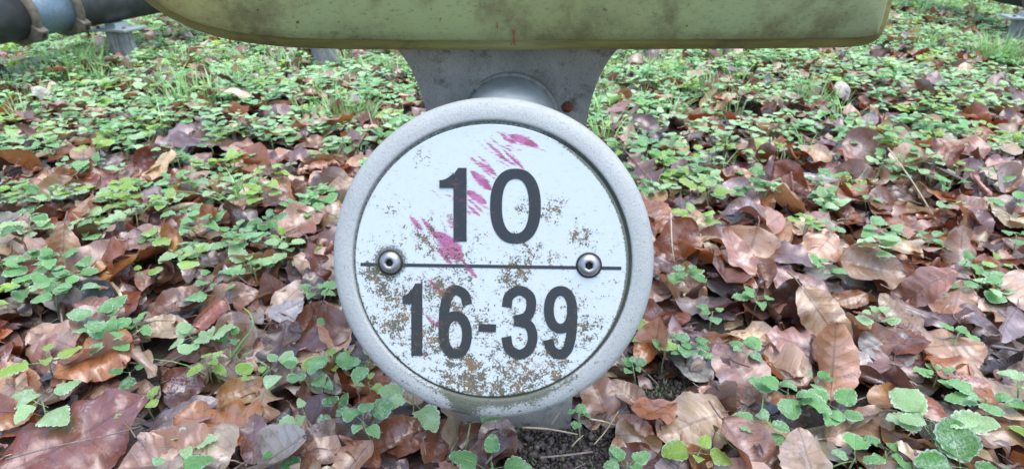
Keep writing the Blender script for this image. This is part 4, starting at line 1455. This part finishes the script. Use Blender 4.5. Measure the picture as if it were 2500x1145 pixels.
# drop unseen near ones that would crowd the individually built plants
x, y = x[rest], y[rest]
LX, LY, LZ, LYAW, LT, LS, LC = [], [], [], [], [], [], []
SV, SF = [], []
for i in range(len(x)):
    n = int(rng.integers(3, 8))
    L = float(np.interp(y[i], [0.3, 0.7, 1.4, 3.0], [0.021, 0.026, 0.026, 0.026])) * rng.uniform(0.75, 1.25)
    hgt, lean, lv = plant_layout(rng, n, L)
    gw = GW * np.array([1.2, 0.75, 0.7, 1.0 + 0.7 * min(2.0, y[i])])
    ci = int(rng.choice(4, p=gw / gw.sum()))
    for (p, yaw, up, s) in lv:
        LX.append(x[i] + p[0] - math.sin(yaw) * s * 0.3); LY.append(y[i] + p[1] + math.cos(yaw) * s * 0.3); LZ.append(p[2] + 0.012)
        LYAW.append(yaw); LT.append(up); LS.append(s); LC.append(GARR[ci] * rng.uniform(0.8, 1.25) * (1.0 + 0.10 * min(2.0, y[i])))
LX, LY, LZ = np.array(LX), np.array(LY), np.array(LZ)
LZ = LZ + hg(LX, LY)
LYAW, LT, LS, LC = np.array(LYAW), np.array(LT), np.array(LS), np.clip(np.array(LC), 0, 0.9)
M = rot_mats(LYAW, LT, LYAW)
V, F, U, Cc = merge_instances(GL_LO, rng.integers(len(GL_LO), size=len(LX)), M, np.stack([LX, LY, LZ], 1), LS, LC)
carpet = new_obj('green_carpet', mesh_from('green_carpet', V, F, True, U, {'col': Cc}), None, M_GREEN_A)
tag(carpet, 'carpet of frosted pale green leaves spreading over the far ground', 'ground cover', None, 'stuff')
print('carpet leaves', len(LX), 'near plants', len(near), 'near leaves', len(chosen))

# ------------------------------------------------------------------ grass
def blades(specs):
    """specs: x, y, z, height, yaw, lean, width, colour -> arrays (4 rings of 2)"""
    V, F, Cc, b = [], [], [], 0
    for (x, y, z, h, yaw, lean, wd, col) in specs:
        d = np.array([math.cos(yaw), math.sin(yaw), 0]); s = np.array([-d[1], d[0], 0])
        for k in range(5):
            t = k / 4
            c = np.array([x, y, z]) + d * (lean * h * t * t) + np.array([0, 0, h * (t - 0.35 * lean * t * t)])
            ww = wd * (1 - t) ** 0.7 * 0.5 + 0.00012
            V += [c - s * ww, c + s * ww]
            Cc += [col, col]
        for k in range(4):
            F.append((b + 2 * k, b + 2 * k + 1, b + 2 * k + 3, b + 2 * k + 2))
        b += 10
    return np.array(V), np.array(F, dtype=np.int32), np.array(Cc)

GC = np.array([[0.24, 0.48, 0.10], [0.31, 0.54, 0.17], [0.38, 0.56, 0.26], [0.17, 0.37, 0.08]])
def tuft(x, y, n, h, spread):
    sp = []
    zt_ = float(hg(x, y))
    for _ in range(n):
        a = rng.uniform(0, 2 * math.pi); r = spread * math.sqrt(rng.random())
        xx, yy = x + r * math.cos(a), y + r * math.sin(a)
        sp.append((xx, yy, zt_ - 0.003, h * rng.uniform(0.6, 1.35), a + rng.normal(0, 0.7), rng.uniform(0.1, 0.9), rng.uniform(0.0022, 0.0046), np.clip(GC[rng.integers(4)] * rng.uniform(0.85, 1.2), 0, 0.8)))
    return sp
TUFTS = [(2430, 160, 240, 0.10, 0.08, 'dark green grass tuft at the foot of the wooden stub'),
         (850, 300, 230, 0.075, 0.075, 'bright green grass tuft close left of the pedestal head'),
         (520, 290, 260, 0.075, 0.13, 'broad bright grass tuft in the green carpet'),
         (165, 195, 240, 0.085, 0.12, 'grass tuft in front of the clamped pipe'),
         (215, 158, 160, 0.085, 0.09, 'grass tuft between the clamped pipe and the wooden stub'),
         (600, 545, 26, 0.080, 0.018, 'thin upright grass tuft among pale green plants'),
         (545, 925, 14, 0.055, 0.012, 'small grass tuft beside the yellowish curled leaf'),
         (2270, 110, 150, 0.07, 0.05, 'grass tuft near the corner of the green housing'),
         (1600, 190, 160, 0.06, 0.06, 'low grass tuft in the carpet right of the pedestal head'),
         (1000, 190, 160, 0.07, 0.10, 'low grass tuft seen beneath the green housing')]
for (px, py, n, h, sp, lab) in TUFTS:
    p = on_z(px, py)
    V, F, Cc = blades(tuft(0, 0, 0, 0, 0) + tuft(p.x, p.y, n, h, sp))
    z0 = float(hg(p.x, p.y))
    o = new_obj('grass_tuft', mesh_from('grass_tuft', V - np.array([p.x, p.y, z0]), F, True, None, {'col': Cc}), None, M_GRASS)
    o.location = (p.x, p.y, z0)
    tag(o, lab, 'grass')
# loose grass everywhere, thicker far off
gxx, gyy = scatter(9000, 4.9, 0.25, 4.7)
g2 = fbm2(gxx, gyy, 61, 2, 4.0)
kk = (rng.random(len(gxx)) < np.interp(gyy, [0.3, 0.9, 1.5, 3], [0.04, 0.12, 0.45, 0.9]) * np.clip(0.45 + 1.3 * g2 - 0.25 * (gxx > 0.4), 0.04, 1)) & ~blocked(gxx, gyy, 0.02)
sp = []
for a, b in zip(gxx[kk], gyy[kk]):
    sp += tuft(a, b, int(rng.integers(10, 30)), rng.uniform(0.045, 0.085) * (1.0 if b > 1.2 else 0.7), rng.uniform(0.010, 0.05))
# moss-like short growth by the soil patch
for _ in range(420):
    c, rx, ry = SOIL[1] if rng.random() < 0.7 else SOIL[0]
    a = rng.uniform(0, 2 * math.pi); q_ = math.sqrt(rng.random()) * 1.1
    sx_, sy_ = c.x + rx * q_ * math.cos(a), c.y + ry * q_ * math.sin(a)
    if blocked(np.array([sx_]), np.array([sy_]))[0]: continue
    sp.append((sx_, sy_, float(hg(sx_, sy_)), rng.uniform(0.003, 0.009), rng.uniform(0, 6.28), rng.uniform(0, 1), 0.0012, np.array([0.09, 0.17, 0.04]) * rng.uniform(0.7, 1.5)))
V, F, Cc = blades(sp)
gr = new_obj('grass', mesh_from('grass', V, F, True, None, {'col': Cc}), None, M_GRASS)
tag(gr, 'thin green grass growing through leaves and ground plants', 'grass', None, 'stuff')

# ------------------------------------------------------------------ small twigs and leaf stalks in the litter
tv, tf, tb = [], [], 0
tx, ty = scatter(900, 2.4, 0.15, 2.2)
tk = ~blocked(tx, ty, 0.01)
for x0, y0 in zip(tx[tk], ty[tk]):
    L = rng.uniform(0.02, 0.075); a = rng.uniform(0, 6.28); z = float(hg(x0, y0)) + rng.uniform(0.012, 0.032)
    mid = (x0 + 0.5 * L * math.cos(a) + rng.normal(0, 0.004), y0 + 0.5 * L * math.sin(a) + rng.normal(0, 0.004), z + rng.normal(0, 0.004))
    vs, fs = tube_pts([(x0, y0, z), mid, (x0 + L * math.cos(a), y0 + L * math.sin(a), z + rng.normal(0, 0.008))], rng.uniform(0.0005, 0.0013), 4, False)
    tv += [tuple(v) for v in vs]; tf += [tuple(k + tb for k in f) for f in fs]; tb += len(vs)
tw = new_obj('twig_litter', mesh_from('twig_litter', tv, tf), None, M_TWIG)
tag(tw, 'thin twigs and leaf stalks strewn through the leaf litter', 'twigs', None, 'stuff')

# ------------------------------------------------------------------ soil crumbs
def crumbs(n):
    oc = np.array([[1, 0, 0], [-1, 0, 0], [0, 1, 0], [0, -1, 0], [0, 0, 1], [0, 0, -1],
                   [.58, .58, .58], [-.58, .58, .58], [.58, -.58, .58], [-.58, -.58, .58], [.58, .58, -.58], [-.58, .58, -.58], [.58, -.58, -.58], [-.58, -.58, -.58]])
    fc = []
    for k in range(8):
        c = 6 + k
        sx = 0 if oc[c, 0] > 0 else 1; sy = 2 if oc[c, 1] > 0 else 3; sz = 4 if oc[c, 2] > 0 else 5
        tri = [(sx, sy), (sy, sz), (sz, sx)]
        for a, b in tri:
            t = (a, b, c)
            nn = np.cross(oc[b] - oc[a], oc[c] - oc[a])
            if np.dot(nn, oc[a] + oc[b] + oc[c]) < 0: t = (b, a, c)
            fc.append(t)
    fc = np.array(fc)
    VV, FF = [], []
    b = 0
    for _ in range(n):
        c, rx, ry = SOIL[0] if rng.random() < 0.78 else SOIL[1]
        a = rng.uniform(0, 2 * math.pi); q_ = math.sqrt(rng.random()) * 1.15
        x, y = c.x + rx * q_ * math.cos(a), c.y + ry * q_ * math.sin(a)
        if blocked(np.array([x]), np.array([y]))[0]: continue
        s = min(0.0060, 0.0004 + rng.exponential(0.0008))
        v = oc * rng.uniform(0.45, 1.35, (14, 1)) * s * rng.uniform(0.5, 1.3, 3)
        VV.append(v + np.array([x, y, float(hg(x, y)) + s * rng.uniform(0.0, 1.2)]))
        FF.append(fc + b); b += 14
    return np.concatenate(VV), np.concatenate(FF)
V, F = crumbs(5200)
cr = new_obj('soil_crumbs', mesh_from('soil_crumbs', V, F, False), None, M_CRUMB)
tag(cr, 'dark crumbly soil at the foot of the pedestal', 'soil', None, 'stuff')

# ------------------------------------------------------------------ stalks and twigs
STALKS = [  # polyline of (px, py, height above ground), radius, material, label
    ([(2168, 362, 0.10), (2225, 440, 0.075), (2275, 520, 0.045), (2318, 590, 0.02)], 0.0013, M_STRAW, 'long pale straw arching over the litter right of the sign'),
    ([(1638, 520, 0.085), (1641, 600, 0.06), (1650, 660, 0.03), (1655, 680, 0.02)], 0.0010, M_STRAW, 'thin pale stalk upright beside the sign rim'),
    ([(1275, 1043, 0.010), (1340, 1047, 0.012), (1410, 1060, 0.008)], 0.0013, M_STRAW, 'dry straw lying across the pedestal foot'),
    ([(1440, 1022, 0.018), (1480, 1030, 0.016), (1525, 1046, 0.010)], 0.0010, M_STRAW, 'short dry straw on the soil beside the pedestal'),
    ([(1450, 1085, 0.006), (1480, 1050, 0.014), (1510, 1003, 0.030)], 0.0007, M_STRAW, 'fine forked straw standing on the bare soil'),
    ([(1395, 1090, 0.006), (1412, 1072, 0.012), (1424, 1062, 0.010)], 0.0008, M_STRAW, 'tiny straw on the bare soil'),
    ([(1345, 1037, 0.020), (1357, 1020, 0.030), (1366, 1007, 0.036)], 0.0007, M_STRAW, 'short straw leaning on the pedestal front'),
    ([(1515, 868, 0.030), (1560, 895, 0.022), (1608, 940, 0.010)], 0.0014, M_TWIG, 'grey twig over the mossy soil beside the sign'),
    ([(15, 1120, 0.055), (130, 1090, 0.056), (250, 1065, 0.052), (345, 1040, 0.045)], 0.0009, M_TWIG, 'thin olive stalk lying over the large red-brown leaf'),
    ([(2300, 965, 0.020), (2350, 1005, 0.022), (2400, 1050, 0.012)], 0.0016, M_TWIG, 'grey twig below the large frosted plant'),
    ([(865, 330, 0.03), (885, 345, 0.025), (910, 372, 0.01)], 0.0030, M_TWIG, 'grey bark stick left of the sign rim'),
    ([(500, 760, 0.02), (560, 700, 0.03), (600, 672, 0.03)], 0.0013, M_TWIG, 'thin twig over the dark hollow in the litter'),
    ([(2420, 845, 0.02), (2460, 850, 0.022), (2500, 858, 0.02)], 0.0022, M_TWIG, 'short dark stick lying among tan leaves'),
    ([(1670, 185, 0.05), (1685, 215, 0.035), (1700, 240, 0.01)], 0.0028, M_STRAW, 'bent pale stick in the far green carpet'),
    ([(560, 880, 0.02), (590, 835, 0.05), (617, 800, 0.07), (612, 768, 0.08), (595, 752, 0.075)], 0.0012, None, 'tall green grass blade bending over brown leaves'),
    ([(640, 920, 0.02), (655, 900, 0.045), (640, 885, 0.055), (622, 880, 0.05)], 0.0012, None, 'short green grass blade curling beside the oak leaf'),
]
M_BLADE = mat_plain('green_blade_solid', (0.20, 0.40, 0.15), 0.5, 0.25, 90, 0.1)
for pts, rd, mt, lab in STALKS:
    P = [on_z(a, b, c + 0.0) for a, b, c in pts]
    line = catmull([tuple(p) for p in P], 5)
    o0 = Vector(line[0])
    rads = np.linspace(rd, rd * 0.55, len(line))
    vs, fs = tube_pts([Vector(q_) - o0 for q_ in line], rads, 6)
    nm = 'grass_shoot' if mt is None else ('dry_stalk' if mt is M_STRAW else 'twig')
    o = new_obj(nm, mesh_from(nm, vs, fs), None, mt or M_BLADE)
    o.location = o0
    tag(o, lab, 'grass' if mt is None else ('straw' if mt is M_STRAW else 'twig'))

seen = {}
for o in bpy.data.objects:
    if o.parent is None and 'label' in o: seen.setdefault(o['label'], []).append(o)
for lab, L in seen.items():
    for o in L:
        if o.name.startswith('fallen_leaf'): o['group'] = 'fallen leaves in the litter' if len(L) == 1 else lab
        elif o.name.startswith('ground_plant'): o['group'] = 'green plants rising through the litter' if len(L) == 1 else lab
def _tris(me):
    lt = np.empty(len(me.polygons), dtype=np.int32); me.polygons.foreach_get('loop_total', lt); return int((lt - 2).sum())
print('TRIS', sum(_tris(me) for me in bpy.data.meshes), 'objects', len(bpy.data.objects), 'unique labels', len(seen))
